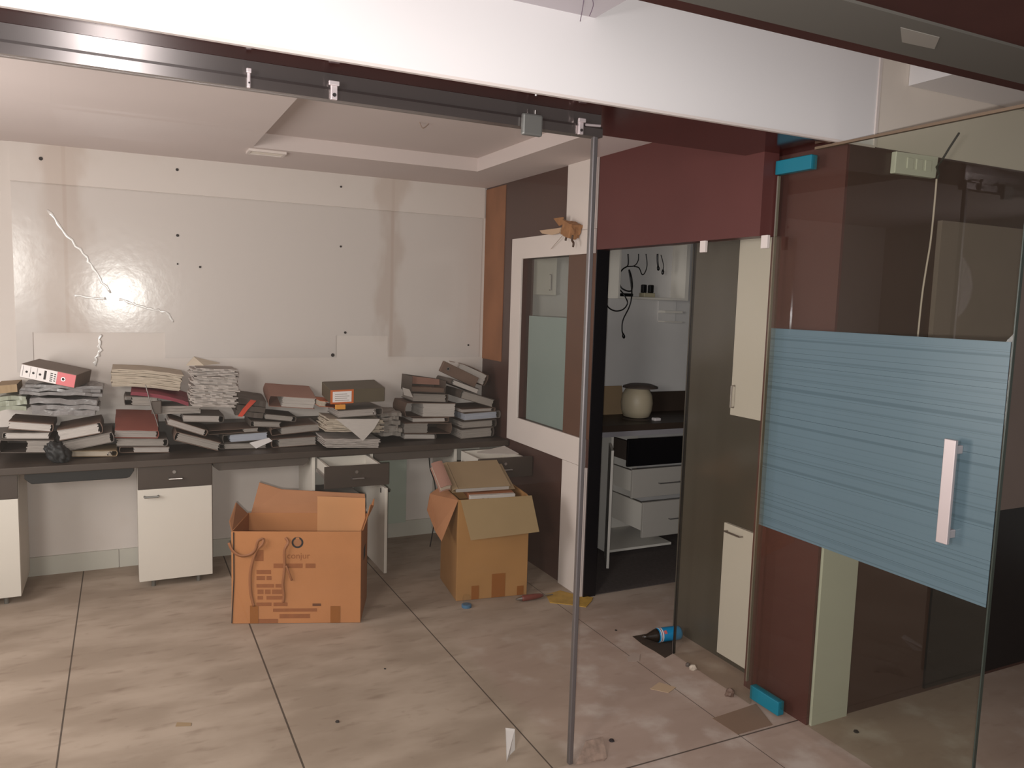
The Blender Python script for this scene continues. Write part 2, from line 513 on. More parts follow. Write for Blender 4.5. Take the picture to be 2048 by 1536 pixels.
struct('reflection_patch', bm, mat('painted_reflection', (132, 126, 118), 0.6))  # pale quad painted in for a reflection on the near beam
# corridor wall: raised tan panel with a black lower panel
struct('trim_9', bx(2.83, 5.4, YF - .02, YF, 0.752, 1.94), tan_panel)
struct('trim_10', bx(2.98, 5.4, YF - .01, YF, 0.02, 0.75), black_lam)
# cabin behind the opening
YK = 4.517
struct('wall_cabin', bx(XW + .075, 5.2, YK, YK + .1, 0, 2.45), cabin_wall_m)
struct('wall_cabin_side', bx(5.2, 5.3, 2.16, YK, 0, 2.45), cabin_wall_m)
struct('ceiling_cabin', bx(XW + .075, 5.3, 2.16, YK, 2.4, 2.45), ceil_m)
struct('floor_cabin', bx(XW + .075, 5.2, 3.52, YK, 0.0, 0.004), mat('dark_cabin_floor', (84, 74, 70), 0.95, var=0.15, scale=60))  # thin darker floor layer from the jamb line to the cabin back wall
struct('baseboard_cabin', bx(XW + .08, 5.2, YK - .012, YK, 0, 0.09), white_lam)
bm = nb()
for k in range(5): box(bm, XL + k * .752 + .001, XL + (k + 1) * .752 - .003, YW - .012, YW, 0, 0.105)
struct('baseboard_back', bm, mat('skirting_tile', (186, 182, 172), 0.5))
# board band along the top of the back wall
bm = nb(); box(bm, -0.515, 2.185, YW - .012, YW, 2.129, ZC)
struct('trim_11', bm, wall_stained)

# screw holes left in the wall
for px, py, r in ((354, 340, 5), (681, 374, 4), (355, 471, 5), (355, 528, 3), (400, 534, 4), (681, 493, 4), (690, 665, 5), (665, 710, 7), (82, 318, 6), (936, 690, 4)):
    p = at_y(px, py, YW)
    zz = YW - .0155 if p.z > 2.13 else YW - .0075
    o = worldobj('screw_hole', cyl(nb(), (p.x, zz, p.z), (0, 1, 0), r * .0016, .003, 10), ink)
    o.parent = bpy.data.objects['wall_back']

# ------------------------------------------------------------------ plastic sheet on the back wall
sheet = thing('plastic_sheet', 'wide glossy creased plastic sheet stuck on the stained back wall above the desk', 'plastic sheet', (0.8, YW - .006, 1.15))
P0 = [(-0.513, 1.126), (-0.436, 1.126), (-0.436, 1.34), (0.212, 1.345), (0.212, 1.2), (1.193, 1.2), (1.193, 1.336), (1.529, 1.336), (1.529, 1.204), (2.172, 1.2), (2.176, 2.124), (-0.513, 2.124)]
bm = nb(); prism(bm, [(x, YW - .004, z) for x, z in P0], (0, .003, 0))
o = obj('film', bm, film_m, sheet)
# keep the film's texture in wall coordinates
o.data.transform(Matrix.Translation(sheet.location)); o.location = -sheet.location
hot = [[(95, 418), (128, 460), (160, 500), (178, 522), (200, 556), (222, 585)], [(236, 598), (262, 606), (285, 614), (315, 622), (335, 628), (350, 644)], [(203, 668), (198, 690), (200, 702), (192, 718), (188, 732)], [(145, 590), (185, 594), (215, 598)]]
for ln in hot:
    pts = [at_y(x, y, YW - .006) for x, y in ln]
    pts = [p + Vector((random.uniform(-.008, .008), 0, random.uniform(-.006, .006))) for p in curve(pts, 4)]
    n_ = len(pts)
    b = tube(nb(), pts, [.0035 + .006 * abs(math.sin(i * 1.7)) ** 2 for i in range(n_)], 12, 1.0)
    for v2 in b.verts: v2.co.y = YW - .006 + (v2.co.y - YW + .006) * .16          # a low flat ridge
    obj('crease', b, crease_m, sheet, smooth=True)

# ------------------------------------------------------------------ window in the right wall
win = bpy.data.objects.new('window_1', None); C.objects.link(win); win.location = (XW, 4.0, wz0); win['kind'] = 'structure'
win.matrix_basis = Matrix.Translation((XW, 4.0, wz0))
bm = nb()
zt0, zt1, zb0, zb1 = 1.842, 1.968, 0.712, 0.862
poly = [(4.484, zt1), (3.52, zt1), (3.52, zt0), (4.35, zt0), (4.35, zb1), (3.54, zb1), (3.54, zb0), (4.484, zb0)]
prism(bm, [(XW - .014, y, z) for y, z in poly], (.014, 0, 0))
obj('window_frame', bm, white_trim, win, bevel=.002)
obj('window_pane', bx(XW + .03, XW + .038, 3.80, wy1, wz0, wz1), clear_glass, win)
obj('frosted_film', bx(XW + .027, XW + .0295, 3.80, 4.30, wz0, 1.498), frost_m, win)
obj('side_panel', bx(XW + .002, XW + .05, wy0 - .035, 3.80, wz0, wz1), mat('window_brown_panel', (92, 64, 50), 0.5, var=.08), win)
struct('trim_12', bx(XW - .013, XW, 3.521, 3.818, 1.969, ZC), white_trim)
struct('trim_13', bx(XW - .013, XW, 3.519, 3.765, 0.0, 0.711), white_trim)

# ------------------------------------------------------------------ glass partition, channel, clips
part_ = thing('glass_partition', 'large fixed clear glass pane with a grey edge strip, between corridor and office', 'glass partition', (0, YG, 0))
obj('pane', bx(-3.2, 1.345, YG - .005, YG + .005, 0.002, 2.12), clear_glass, part_)
obj('edge_strip', bx(1.345, 1.362, YG - .009, YG + .009, 0.002, 2.138), mat('edge_strip_metal', (122, 116, 116), 0.42, metal=0.7), part_, bevel=.003)
chan = thing('glass_channel', 'long brushed steel channel under the dark beam, holding the fixed glass', 'metal channel', (0, YG, 2.1))
obj('upper_strip', bx(-3.2, 1.372, YG - .006, YG + .012, 2.139, ZS), steel, chan)
bm = nb()
prism(bm, [(-3.2, YG - .018, 2.105), (-3.2, YG - .018, 2.130), (-3.2, YG - .012, 2.138), (-3.2, YG + .02, 2.138), (-3.2, YG + .02, 2.105)], (4.572, 0, 0))
obj('channel_lip', bm, steel, chan)


def clip(px, w_, label, hook=True):
    p = at_y(px, 170, YG - .02)
    t = thing('glass_clip', label, 'glass clip', (p.x, YG - .019, 2.10), group='steel clips on the glass channel')
    obj('clip_body', bx(p.x - w_ / 2, p.x + w_ / 2, YG - .030, YG - .018, 2.103, 2.150), satin, t, bevel=.002)
    if hook:
        b = nb(); box(b, p.x - w_ * .9, p.x + w_ * .7, YG - .038, YG - .030, 2.138, 2.150)
        obj('hook', b, satin, t, bevel=.002)
    obj('screw', cyl(nb(), (p.x, YG - .030, 2.115), (0, -1, 0), w_ * .28, .003, 12), ink, t)
    return t


clip(497, .008, 'thin steel clip on the channel, leftmost of the clips')
clip(667, .018, 'steel clip with a dark slot, second from the left on the channel')
clip(1163, .016, 'steel clip joining the channel to the glass edge strip')
bm = nb(); q = at_y(1062, 250, YG - .022)
pf = thing('patch_fitting', 'grey block fitting clamped under the beam left of the glass edge strip', 'glass fitting', (q.x, YG - .02, 2.08))
obj('fitting_body', bx(q.x - .034, q.x + .034, YG - .036, YG - .018, 2.078, 2.142), greymetal, pf, bevel=.006)
obj('screw', cyl(nb(), (q.x + .01, YG - .028, 2.142), (0, 0, 1), .005, .012, 10), steel2, pf)
# thin bar from the edge strip to its clip
cb_ = at_y(1163, 252, YG - .02)
tag(obj('connector_bar', tube(nb(), [(cb_.x + .013, YG - .024, 2.135), (1.358, YG - .024, 2.138)], .004, 8), satin), 'short steel bar joining a clip to the glass edge strip', 'connector bar')

# ------------------------------------------------------------------ glass door standing open
door = bpy.data.objects.new('door_1', None); C.objects.link(door); door['kind'] = 'structure'
door.matrix_basis = Matrix.Translation((XD, 2.29, 0))
obj('door_pane', bx(XD - .005, XD + .005, 1.385, 2.332, 0.035, 2.162), door_glass, door)
obj('frosted_film', bx(XD - .0075, XD - .0055, 1.388, 2.318, 0.725, 1.508), stripe_m, door)
obj('edge', bx(XD - .006, XD + .006, 1.381, 1.3848, 0.035, 2.162), mat('glass_edge', (58, 66, 60), 0.3), door)
obj('hinge_edge', bx(XD - .006, XD + .006, 2.3322, 2.338, 0.06, 2.09), mat('glass_edge_bright', (150, 142, 130), 0.25, metal=.3), door)
obj('top_edge', bx(XD - .008, XD + .008, 1.385, 2.16, 2.1622, 2.171), mat('brown_edge', (112, 92, 74), .5), door)
obj('patch_hinge', bx(XD - .016, XD + .016, 2.165, 2.342, 2.094, 2.146), teal, door, bevel=.003)
obj('patch_hinge', bx(XD - .016, XD + .016, 2.145, 2.300, 0.006, 0.062), teal, door, bevel=.003)
hd = obj('handle', bx(XD - .052, XD - .040, 1.495, 1.533, 0.888, 1.208), satin, door, bevel=.002)
obj('handle_post', bx(XD - .040, XD - .0076, 1.500, 1.528, 1.165, 1.19), satin, hd, bevel=.002)
obj('handle_post', bx(XD - .040, XD - .0076, 1.500, 1.528, 0.905, 0.93), satin, hd, bevel=.002)
# ------------------------------------------------------------------ glass panel of the cabin
gp = thing('cabin_glass_panel', 'tall hazy glass panel hung in the cabin opening beside the open door', 'glass panel', (XW + .03, 2.5, 0))
obj('pane', bx(XW + .02, XW + .03, 2.262, 2.752, 0.006, 1.855), hazy_glass, gp)
obj('edge', bx(XW + .019, XW + .031, 2.7522, 2.758, 0.006, 1.855), blacksteel, gp)
for y in (2.685, 2.325):
    obj('clip', bx(XW + .004, XW + .019, y - .017, y + .017, 1.812, 1.862), white_trim, gp, bevel=.002)
# ------------------------------------------------------------------ cabin furniture
su = thing('storage_cupboard', 'tall dark grey storage cupboard with cream doors behind the hazy glass panel', 'cupboard', (2.42, 2.5, 0))
obj('body', bx(2.402, 2.80, 2.405, 2.99, 0.0, 2.3), cabinet_dark, su)
d = obj('door', bx(2.384, 2.4015, 2.43, 2.655, 1.115, 2.2), cabin_white, su, bevel=.002)
obj('handle', tube(nb(), [(2.384, 2.634, 1.15), (2.366, 2.634, 1.15), (2.366, 2.634, 1.245), (2.384, 2.634, 1.245)], .004, 8), steel2, d)
d = obj('door', bx(2.384, 2.4015, 2.43, 2.650, 0.03, 0.632), cabin_white, su, bevel=.002)
obj('handle', tube(nb(), [(2.384, 2.625, 0.60), (2.366, 2.625, 0.60), (2.366, 2.53, 0.60), (2.384, 2.53, 0.60)], .004, 8), steel2, d)

sh = thing('wall_shelf', 'white open-fronted wall cabinet full of hanging black cables in the cabin', 'wall cabinet', (3.18, 4.517, 1.62))
x0, x1, y0, y1, z0, z1 = 2.905, 3.478, 4.352, 4.516, 1.622, 2.0
obj('side_panel', bx(x0, x0 + .014, y0, y1, z0, z1), cabin_white, sh)
obj('side_panel', bx(x1 - .03, x1, y0, y1, z0, z1), cabin_white, sh)
obj('bottom_panel', bx(x0 + .0142, x1 - .0302, y0, y1, z0, z0 + .014), cabin_white, sh)
obj('back_panel', bx(x0 + .0142, x1 - .0302, y1 - .006, y1, z0 + .0142, z1), cabin_wall_m, sh)
obj('top_panel', bx(x0, x1, y0, y1, z1, z1 + .016), cabin_white, sh)


def cable(pts, r, label, cat='cable', yoff=None, name='cable', m=blacksteel, plug=True):
    pp = [at_y(x, y, yy) for x, y, yy in pts]
    t = thing(name, label, cat, pp[-1])
    obj('cord', tube(nb(), curve(pp, 6), r, 8), m, t, smooth=True)
    if plug:
        d = (pp[-1] - pp[-2]).normalized()
        obj('plug', tube(nb(), [pp[-1] - d * .004, pp[-1] + d * .012, pp[-1] + d * .026, pp[-1] + d * .032], [.004, .010, .009, .003], 10), m, t, smooth=True)
    return t


ya, yb_ = 4.40, 4.335
cable([(1256, 508, ya), (1256, 530, ya), (1246, 538, ya), (1238, 550, ya), (1242, 575, 4.38), (1262, 582, 4.36), (1264, 560, ya), (1258, 540, 4.38), (1263, 575, 4.36), (1263, 595, yb_), (1258, 615, yb_), (1246, 640, yb_), (1244, 660, yb_), (1246, 668, yb_)], .0045, 'long black cable looping out of the white wall cabinet and hanging lowest with a plug')
cable([(1240, 580, 4.38), (1248, 590, yb_), (1255, 606, yb_), (1246, 619, yb_), (1230, 622, yb_), (1216, 614, yb_), (1213, 600, yb_), (1215, 596, yb_)], .004, 'black cable drooping in a wide ring below the wall cabinet', plug=False)
cable([(1277, 508, ya), (1276, 522, ya), (1268, 532, ya), (1252, 534, ya), (1240, 545, ya)], .0035, 'thin black cable curving across the upper left of the wall cabinet', plug=False)
cable([(1292, 508, ya), (1294, 530, ya), (1290, 545, ya), (1284, 549, ya), (1278, 536, ya), (1268, 533, ya)], .0035, 'thin black cable with a hanging bend in the middle of the wall cabinet', plug=False)
cable([(1315, 508, ya), (1315, 522, ya), (1316, 532, ya)], .006, 'black cable hanging straight with a thick plug in the wall cabinet')
cable([(1322, 510, 4.42), (1327, 530, 4.42), (1326, 540, 4.42)], .003, 'short thin black cable, rightmost of those in the wall cabinet')
q = at_y(1298, 590, ya)
pb = thing('power_strip', 'cream power strip with black plugs on the floor of the wall cabinet', 'power strip', (q.x, ya, 1.637))
obj('strip_body', bx(q.x - .06, q.x + .03, ya - .03, ya + .03, 1.637, 1.665), mat('cream_plastic', (178, 168, 140), 0.5), pb, bevel=.004)
for dx in (-.045, .012):
    b = nb(); box(b, q.x + dx - .016, q.x + dx + .016, ya - .016, ya + .016, 1.666, 1.72)
    pl = obj('plug', b, blacksteel, pb, bevel=.006)
tag(obj('adapter', bx(3.075, 3.125, 4.385, 4.44, 1.637, 1.665), blacksteel, bevel=.006), 'small dark adapter lying at the left end of the wall cabinet floor', 'adapter') if False else None
bm = nb(); slab(bm, 2.96, 3.04, 4.37, 4.42, lambda x, y: 1.637, .02, 4, 3, .004)
tag(obj('adapter', bm, blacksteel, bevel=.005), 'flat black adapter lying at the left end of the wall cabinet floor', 'adapter')
bm = nb(); p = at_y(1352, 600, 4.51)
bd = thing('corner_shelf', 'small two-tier white bracket shelf on the cabin wall below the wall cabinet', 'shelf', (3.42, 4.516, 1.47))
obj('back', bx(3.35, 3.50, 4.508, 4.516, 1.478, 1.615), cabin_wall_m, bd)
obj('shelf_board', bx(3.35, 3.50, 4.43, 4.507, 1.535, 1.55), cabin_white, bd)
obj('shelf_board', bx(3.35, 3.50, 4.43, 4.507, 1.47, 1.478), cabin_white, bd)

# cabin desk with an open drawer unit
cd = thing('cabin_desk', 'dark desk with a pale lower edge along the cabin back wall', 'desk', (3.2, 4.2, 0))
ydk = 4.02
e0, e1 = at_y(1200, 872, ydk), at_y(1358, 862, ydk)
obj('desktop', bx(XW + .08, 4.4, ydk, YK - .013, e0.z + .02, e0.z + .06), darkdesk, cd, bevel=.003)
obj('edge_band', bx(XW + .08, 4.4, ydk + .004, ydk + .022, e0.z - .012, e0.z + .0195), mat('edge_band_grey', (150, 146, 150), 0.5), cd)
tag(obj('desk_riser', bx(XW + .08, 4.4, YK - .03, YK - .0135, e0.z + .0605, e0.z + .20), darkdesk), 'dark riser board behind the rounded container on the cabin desk', 'riser board')
zdk = e0.z + .06
fp = at_y(1225, 1040, 4.0)
du = thing('drawer_unit', 'white drawer unit with drawers pulled out under the cabin desk', 'drawer unit', (3.3, 4.3, 0))
sx = at_y(1231, 950, 3.98).x
obj('side_panel', bx(sx, sx + .016, 4.04, 4.48, 0.03, zdk - .075), cabin_white, du)
obj('back_panel', bx(sx + .017, sx + .5, 4.46, 4.48, 0.03, zdk - .075), cabin_white, du)
obj('bottom_panel', bx(sx + .017, sx + .5, 4.04, 4.459, 0.03, 0.045), cabin_white, du)


def drawer(parent, px0, py0, px1, py1, yfr, m, depth=.30, hz=None):
    a, b = at_y(px0, py0, yfr), at_y(px0, py1, yfr)
    xr = at_y(px1, py0, yfr).x + .25
    f = obj('drawer', bx(a.x, xr, yfr, yfr + .018, b.z, a.z), m, parent, bevel=.002)
    s = nb(); box(s, a.x + .03, a.x + .042, yfr + .0185, yfr + depth, b.z + .03, a.z - .02)
    box(s, a.x + .0425, xr - .03, yfr + .0185, yfr + depth, b.z + .03, b.z + .04)
    obj('tray', s, cabin_white if m is not black_lam else cov_dark, f)
    if m is not black_lam:
        h = at_y(hz[0], hz[1], yfr)
        obj('handle', tube(nb(), [(h.x, yfr - .002, h.z), (h.x, yfr - .016, h.z), (h.x + .16, yfr - .016, h.z), (h.x + .16, yfr - .002, h.z)], .004, 8), greymetal, f)


drawer(du, 1257, 880, 1358, 934, 4.07, black_lam)
dwhite = mat('drawer_front_white', (172, 166, 158), .5)
drawer(du, 1266, 940, 1358, 997, 3.94, dwhite, .36, (1317, 966))
drawer(du, 1287, 1006, 1355, 1076, 3.86, dwhite, .40, (1337, 1037))
hg = Vector((sx - .004, 4.034, 0)); dd_ = Vector((-sx * .86, -4.034, 0)).normalized(); nn = Vector((dd_.y, -dd_.x, 0))
obj('door', obox(nb(), hg + Vector((0, 0, .02)), dd_ * .26, nn * .016, (0, 0, zdk - .13)), cabin_white, du, bevel=.002)
a0 = at_y(1064, 589, 4.42); a1 = at_y(1112, 591, 4.42); a0.x = max(a0.x, 2.282)
wc = thing('wall_cupboard', 'closed white wall cupboard with a steel handle seen through the clear window top', 'wall cupboard', ((a0.x + a1.x) / 2, 4.3, a0.z))
obj('body', bx(a0.x, a1.x + .001, 4.441, YK - .001, a0.z, 2.3), cabin_white, wc)
dw = obj('door', bx(a0.x, a1.x, 4.42, 4.4405, a0.z, 2.3), cabin_white, wc, bevel=.002)
h0 = at_y(1102, 580, 4.40); h1 = at_y(1103, 549, 4.40)
obj('handle', tube(nb(), [(h0.x, 4.42, h0.z), (h0.x, 4.40, h0.z), (h0.x, 4.40, h1.z), (h0.x, 4.42, h1.z)], .004, 8), steel2, dw)
q = at_y(1276, 830, 4.2)
jar = thing('rounded_container', 'rounded cream container with a dark peaked lid on the cabin desk', 'container', (q.x, 4.22, zdk))
prof = [(.05, 0), (.085, .01), (.10, .05), (.105, .10), (.098, .15), (.075, .19), (.05, .205)]
obj('body', lathe(nb(), prof, 28, (q.x, 4.22, zdk + .01)), mat('dull_cream_plastic', (186, 172, 146), 0.5), jar, smooth=True)
b = nb(); lathe(b, [(.115, 0), (.112, .008), (.07, .022), (.02, .026)], 28, (q.x + .015, 4.21, zdk + .207))
obj('lid', b, cov_dark, jar, smooth=True)
obj('foot', lathe(nb(), [(.09, 0), (.07, .009)], 28, (q.x, 4.22, zdk)), cov_dark, jar)
bm = nb(); prism(bm, [(2.74, 4.44, zdk), (3.06, 4.44, zdk), (3.05, 4.475, zdk + .19), (2.74, 4.475, zdk + .19)], (0, .006, 0))
tag(obj('cardboard_sheet', bm, cov_tan), 'tan board leaning on the cabin wall behind the rounded container', 'cardboard sheet')
q = at_z(1315, 842, zdk); bm = nb(); box(bm, q.x - .025, q.x + .025, 4.10, 4.14, zdk, zdk + .02)
tag(obj('paper_packet', bm, paperlabel, bevel=.006), 'small pale packet lying on the cabin desk near its edge', 'packet')

# ------------------------------------------------------------------ long desk, cabinets, trays
ZD = 0.70; YD = 4.46
desk = thing('long_desk', 'long dark brown desk top running along the back wall', 'desk', (0.4, 4.7, 0.66))
obj('worktop', bx(XL, 2.195, YD, YW - .013, 0.664, ZD), darkdesk, desk, bevel=.003)
tag(obj('desk_riser', bx(XL, 2.195, YW - .035, YW - .0125, ZD + .0005, 0.835), darkdesk), 'low dark riser board along the wall behind the heaps on the long desk', 'riser board')


def cabinet(x0, x1, label, drawer_out=0.0, open_door=False):
    t = thing('desk_cabinet', label, 'cabinet', ((x0 + x1) / 2, 4.48, 0), group='cabinets under the long desk')
    yf = 4.482; zb, zt, zm = 0.045, 0.662, 0.540
    obj('side_panel', bx(x0, x0 + .018, yf + .019, 4.88, zb, zt), white_lam, t)
    obj('side_panel', bx(x1 - .018, x1, yf + .019, 4.88, zb, zt), white_lam, t)
    obj('bottom_panel', bx(x0 + .0185, x1 - .0185, yf + .019, 4.88, zb, zb + .018), white_lam, t)
    obj('back_panel', bx(x0 + .0185, x1 - .0185, 4.872, 4.88, zb + .0185, zt), white_lam, t)
    obj('shelf', bx(x0 + .0185, x1 - .0185, yf + .05, 4.871, 0.30, 0.316), white_lam, t)
    for lx in (x0 + .07, x1 - .07):
        obj('leg', lathe(nb(), [(.011, 0), (.011, .03), (.014, zb)], 12, (lx, yf + .045, 0)), greymetal, t)
    y = yf - drawer_out
    dr = obj('drawer', bx(x0 + .001, x1 - .001, y, y + .018, zm + .002, zt - .001), darkdesk, t, bevel=.0015)
    if drawer_out:
        b = nb(); bxs = ((x0 + .03, x0 + .042), (x1 - .042, x1 - .03))
        for q0, q1 in bxs: box(b, q0, q1, y + .0185, y + .34, zm + .025, zt - .012)
        box(b, x0 + .042, x1 - .042, y + .0185, y + .34, zm + .022, zm + .030)
        box(b, x0 + .042, x1 - .042, y + .33, y + .34, zm + .030, zt - .012)
        obj('drawer_box', b, white_lam, dr)
        obj('slide', bx(x0 + .0185, x0 + .0295, y + .05, y + .30, zm + .035, zm + .055), steel2, dr)
    xm = (x0 + x1) / 2
    obj('lock', cyl(nb(), (xm - .005, y, zt - .035), (0, -1, 0), .009, .006, 14), steel2, dr)
    obj('handle', tube(nb(), [(xm - .032, y, 0.592), (xm - .032, y - .018, 0.592), (xm + .032, y - .018, 0.592), (xm + .032, y, 0.592)], .0055, 10), steel2, dr)
    if not open_door:
        d = obj('door', bx(x0 + .001, x1 - .001, yf, yf + .018, zb - .002, zm), white_lam, t, bevel=.0015)
        obj('handle', tube(nb(), [(x0 + .032, yf, 0.503), (x0 + .032, yf - .02, 0.503), (x0 + .098, yf - .02, 0.503), (x0 + .098, yf, 0.503)], .0055, 10), greymetal, d)
    else:
        d = obj('door', bx(x1 - .034, x1 - .017, yf - .335, yf + .018, zb - .002, zm - .01), white_lam, t, bevel=.0015)
        obj('handle', tube(nb(), [(x1 - .017, yf - .30, 0.503), (x1 + .003, yf - .30, 0.503), (x1 + .003, yf - .235, 0.503), (x1 - .017, yf - .235, 0.503)], .0055, 10), blacksteel, d)
        obj('latch', bx(x1 - .037, x1 - .0345, yf - .27, yf - .255, 0.49, 0.515), ink, d)
    return t


cabinet(-0.855, -0.482, 'white desk cabinet with a dark drawer, cut by the left edge of the photo')
cabinet(0.050, 0.416, 'closed white desk cabinet with a dark drawer, left of the orange cardboard box')
cabinet(0.958, 1.318, 'white desk cabinet with its dark drawer pulled out and its door open', 0.30, True)
cabinet(1.838, 2.192, 'white desk cabinet with an open drawer behind the tan files, in the right corner', 0.36, False)


def tray(x0, x1, label, m, zt=0.655, th=.04, y0=4.52):
    b = nb()
    prism(b, [(x0, y0, zt), (x1, y0, zt), (x1, y0, zt - th * .35), (x1 - .02, y0, zt - th * .9), (x1 - .035, y0, zt - th), (x0 + .03, y0, zt - th), (x0, y0, zt - th * .5)], (0, .25, 0))
    t = tag(obj('keyboard_tray', b, m, bevel=.002), label, 'keyboard tray', 'keyboard trays under the long desk')
    return t


tray(-0.455, 0.035, 'black keyboard tray under the desk, between the two closed cabinets', blacksteel, 0.6595, .055, 4.50)
tray(0.425, 0.945, 'dark keyboard tray behind and above the empty orange box', cov_dark, 0.6595, .05, 4.52)
tray(1.325, 1.83, 'dark keyboard tray between the two cabinets with open drawers', cov_dark, 0.6595, .05, 4.50)
tag(obj('back_board', bx(1.33, 1.65, 4.86, 4.872, 0.11, 0.655), mat('greenish_white_board', (168, 176, 164), 0.5)), 'greenish white board standing under the desk left of the cable', 'board')
q = [at_y(857, 915, 4.62), at_y(860, 935, 4.62), at_y(868, 960, 4.62), at_y(871, 986, 4.62)]
cab_ = tag(obj('cable', tube(nb(), curve([(q[0].x, 4.62, .655)] + q[1:] + [(q[3].x, 4.62, .2), (q[3].x - .03, 4.62, .006)], 5), .004, 8), blacksteel, smooth=True), 'black cable hanging from the desk underside beside the greenish board', 'cable')

# ------------------------------------------------------------------ files and papers on the desk
DIST = lambda p: (p - CAMPOS).dot(ray(1024, 768).normalized())


def frame_from(l, r, y0=None, dy=0.0, zrest=None, pitch=0.0):
    """front bottom edge seen from l to r (pixels), front plane at y0; returns matrix, width, metres per pixel"""
    if y0 is None:
        p = at_z(l[0], l[1], ZD + .002); y0 = min(max(p.y, YD + .004), 4.70)
    pl = at_y(l[0], l[1], y0); pr = at_y(r[0], r[1], y0 + dy)
    lo = min(pl.z, pr.z) - ZD - .001
    if lo < 0: pl.z -= lo; pr.z -= lo
    x = (pr - pl); w_ = x.length; x.normalize()
    yv = Vector((0, 0, 1)).cross(x).normalized()
    yv = (Matrix.Rotation(pitch, 3, x) @ yv)
    z = x.cross(yv)
    m = Matrix((x, yv, z)).transposed().to_4x4(); m.translation = pl
    if zrest is not None: m.translation.z = zrest
    return m, w_, DIST(pl) / F_PX


ITEM = [0]


def arch_file(l, r, th, label, cov=cov_dark, pages=page, y0=None, dy=0.0, depth=None, pitch=0.0, spine='L', sag=0.0, ring=False, fill=0.78, pull=0.0, zrest=None, inset=0.02, cat='file', group='files on the long desk', name='arch_file'):
    """a lever-arch file lying flat: cover wrapped round a block of pages, open end to the room"""
    ITEM[0] += 1; sd = ITEM[0]
    m, w_, k = frame_from(l, r, y0, dy, zrest, pitch)
    h = th * k
    back = YW - .04 - m.translation.y
    D = min(depth or .28, max(back, .10))
    t = thing(name, label, cat, mw=m, group=group)
    ct = .0035
    bend = lambda x, y: -sag * ((x / w_ - .5) ** 2) * 4 + sag + .004 * noise.noise(Vector((x * 6 + sd, y * 6, sd)))
    b = nb()
    slab(b, 0, w_, 0, D, lambda x, y: 0, ct, 6, 4)
    slab(b, 0, w_, -.004, D, lambda x, y: h - ct + bend(x, y) * .6 - sag * .6, ct, 8, 5, .002, sd)
    s0 = 0 if spine == 'L' else w_ - ct
    pts = [(s0 + ct / 2 + (-1 if spine == 'L' else 1) * h * .10 * math.sin(math.pi * q / 6), 0, h * q / 6) for q in range(7)]
    for q in range(6):
        a_, c_ = pts[q], pts[q + 1]
        obox(b, (a_[0] - ct / 2, 0, a_[2]), (ct, 0, 0), (0, D, 0), (c_[0] - a_[0], 0, c_[2] - a_[2]))
    obj('cover', b, cov, t, local=True)
    b = nb()
    p0, p1 = (w_ * (1 - fill) + inset * 0, w_ - .003) if spine == 'L' else (.003, w_ * fill)
    n_ = max(3, int(h / .007)); zz = ct + .0005
    ht = (h - 2 * ct - .002)
    rnd = random.Random(sd)
    for q in range(n_):
        a_ = ht / n_
        o1, o2, o3 = rnd.uniform(-.004, .004), rnd.uniform(-.004, .003), rnd.uniform(0, .005)
        slab(b, p0 + o1, min(p1 + o2, w_ - .002), .002 - pull + o3, D - .02, lambda x, y, z_=zz: z_, a_ * .97, 4, 3, .0012, sd * 31 + q)
        zz += a_
    pg = obj('pages', b, pages, t, local=True)
    if ring:
        b = nb(); rx = p1 - .02 if spine == 'R' else p0 + .03
        tube(b, curve([(rx, -.004, h * .2), (rx, -.010, h * .55), (rx + .012, -.006, h * .9)], 5), .003, 8)
        tube(b, curve([(rx + .02, -.004, h * .25), (rx + .012, -.010, h * .8)], 5), .003, 8)
        obj('ring_clip', b, steel2, t, local=True)
    return t


def spine_file(l, r, th, label, cov=cov_grey, y0=None, dy=0.0, depth=.26, pitch=0.0, lab=None, cat='box file', group='files on the long desk'):
    """a closed box file with its spine to the room"""
    m, w_, k = frame_from(l, r, y0, dy, None, pitch); h = th * k
    t = thing('box_file', label, cat, mw=m, group=group)
    D = min(depth, YW - .04 - m.translation.y)
    b = nb(); slab(b, 0, w_, .0, D, lambda x, y: 0, h, 6, 4)
    obj('case', b, cov, t, local=True, bevel=.003)
    return t, w_, h, m


def paper_pile(l, r, th, label, m_=page_beige, y0=None, dy=0.0, depth=.24, pitch=0.0, sheets=12, mess=.012, crumple=.006, cat='papers', group='paper piles on the long desk', name='paper_pile', taper=0.0, sag=0.0):
    ITEM[0] += 1; sd = ITEM[0]; rnd = random.Random(sd * 7)
    m, w_, k = frame_from(l, r, y0, dy, None, pitch); h = th * k
    D = min(depth, YW - .04 - m.translation.y)
    t = thing(name, label, cat, mw=m, group=group)
    a_ = h / sheets; b = nb()
    for q in range(sheets):
        g = q / sheets; e = mess
        x0_, x1_ = rnd.uniform(-e, e) + taper * g * w_, w_ + rnd.uniform(-e, e) - taper * g * w_ * .5
        yy0 = rnd.uniform(-e, e * .5)
        ph = rnd.uniform(0, 50)
        zf = lambda x, y, z_=q * a_ + crumple: z_ + crumple * noise.noise(Vector((x * 14 + ph, y * 14, sd))) - sag * ((x / w_ - .5) * 2) ** 2
        slab(b, x0_, x1_, yy0, D, zf, a_ * rnd.uniform(.82, 1.0), 9, 6, e * .35, sd * 13 + q)
    obj('sheets', b, m_, t, local=True)
    return t, w_, h


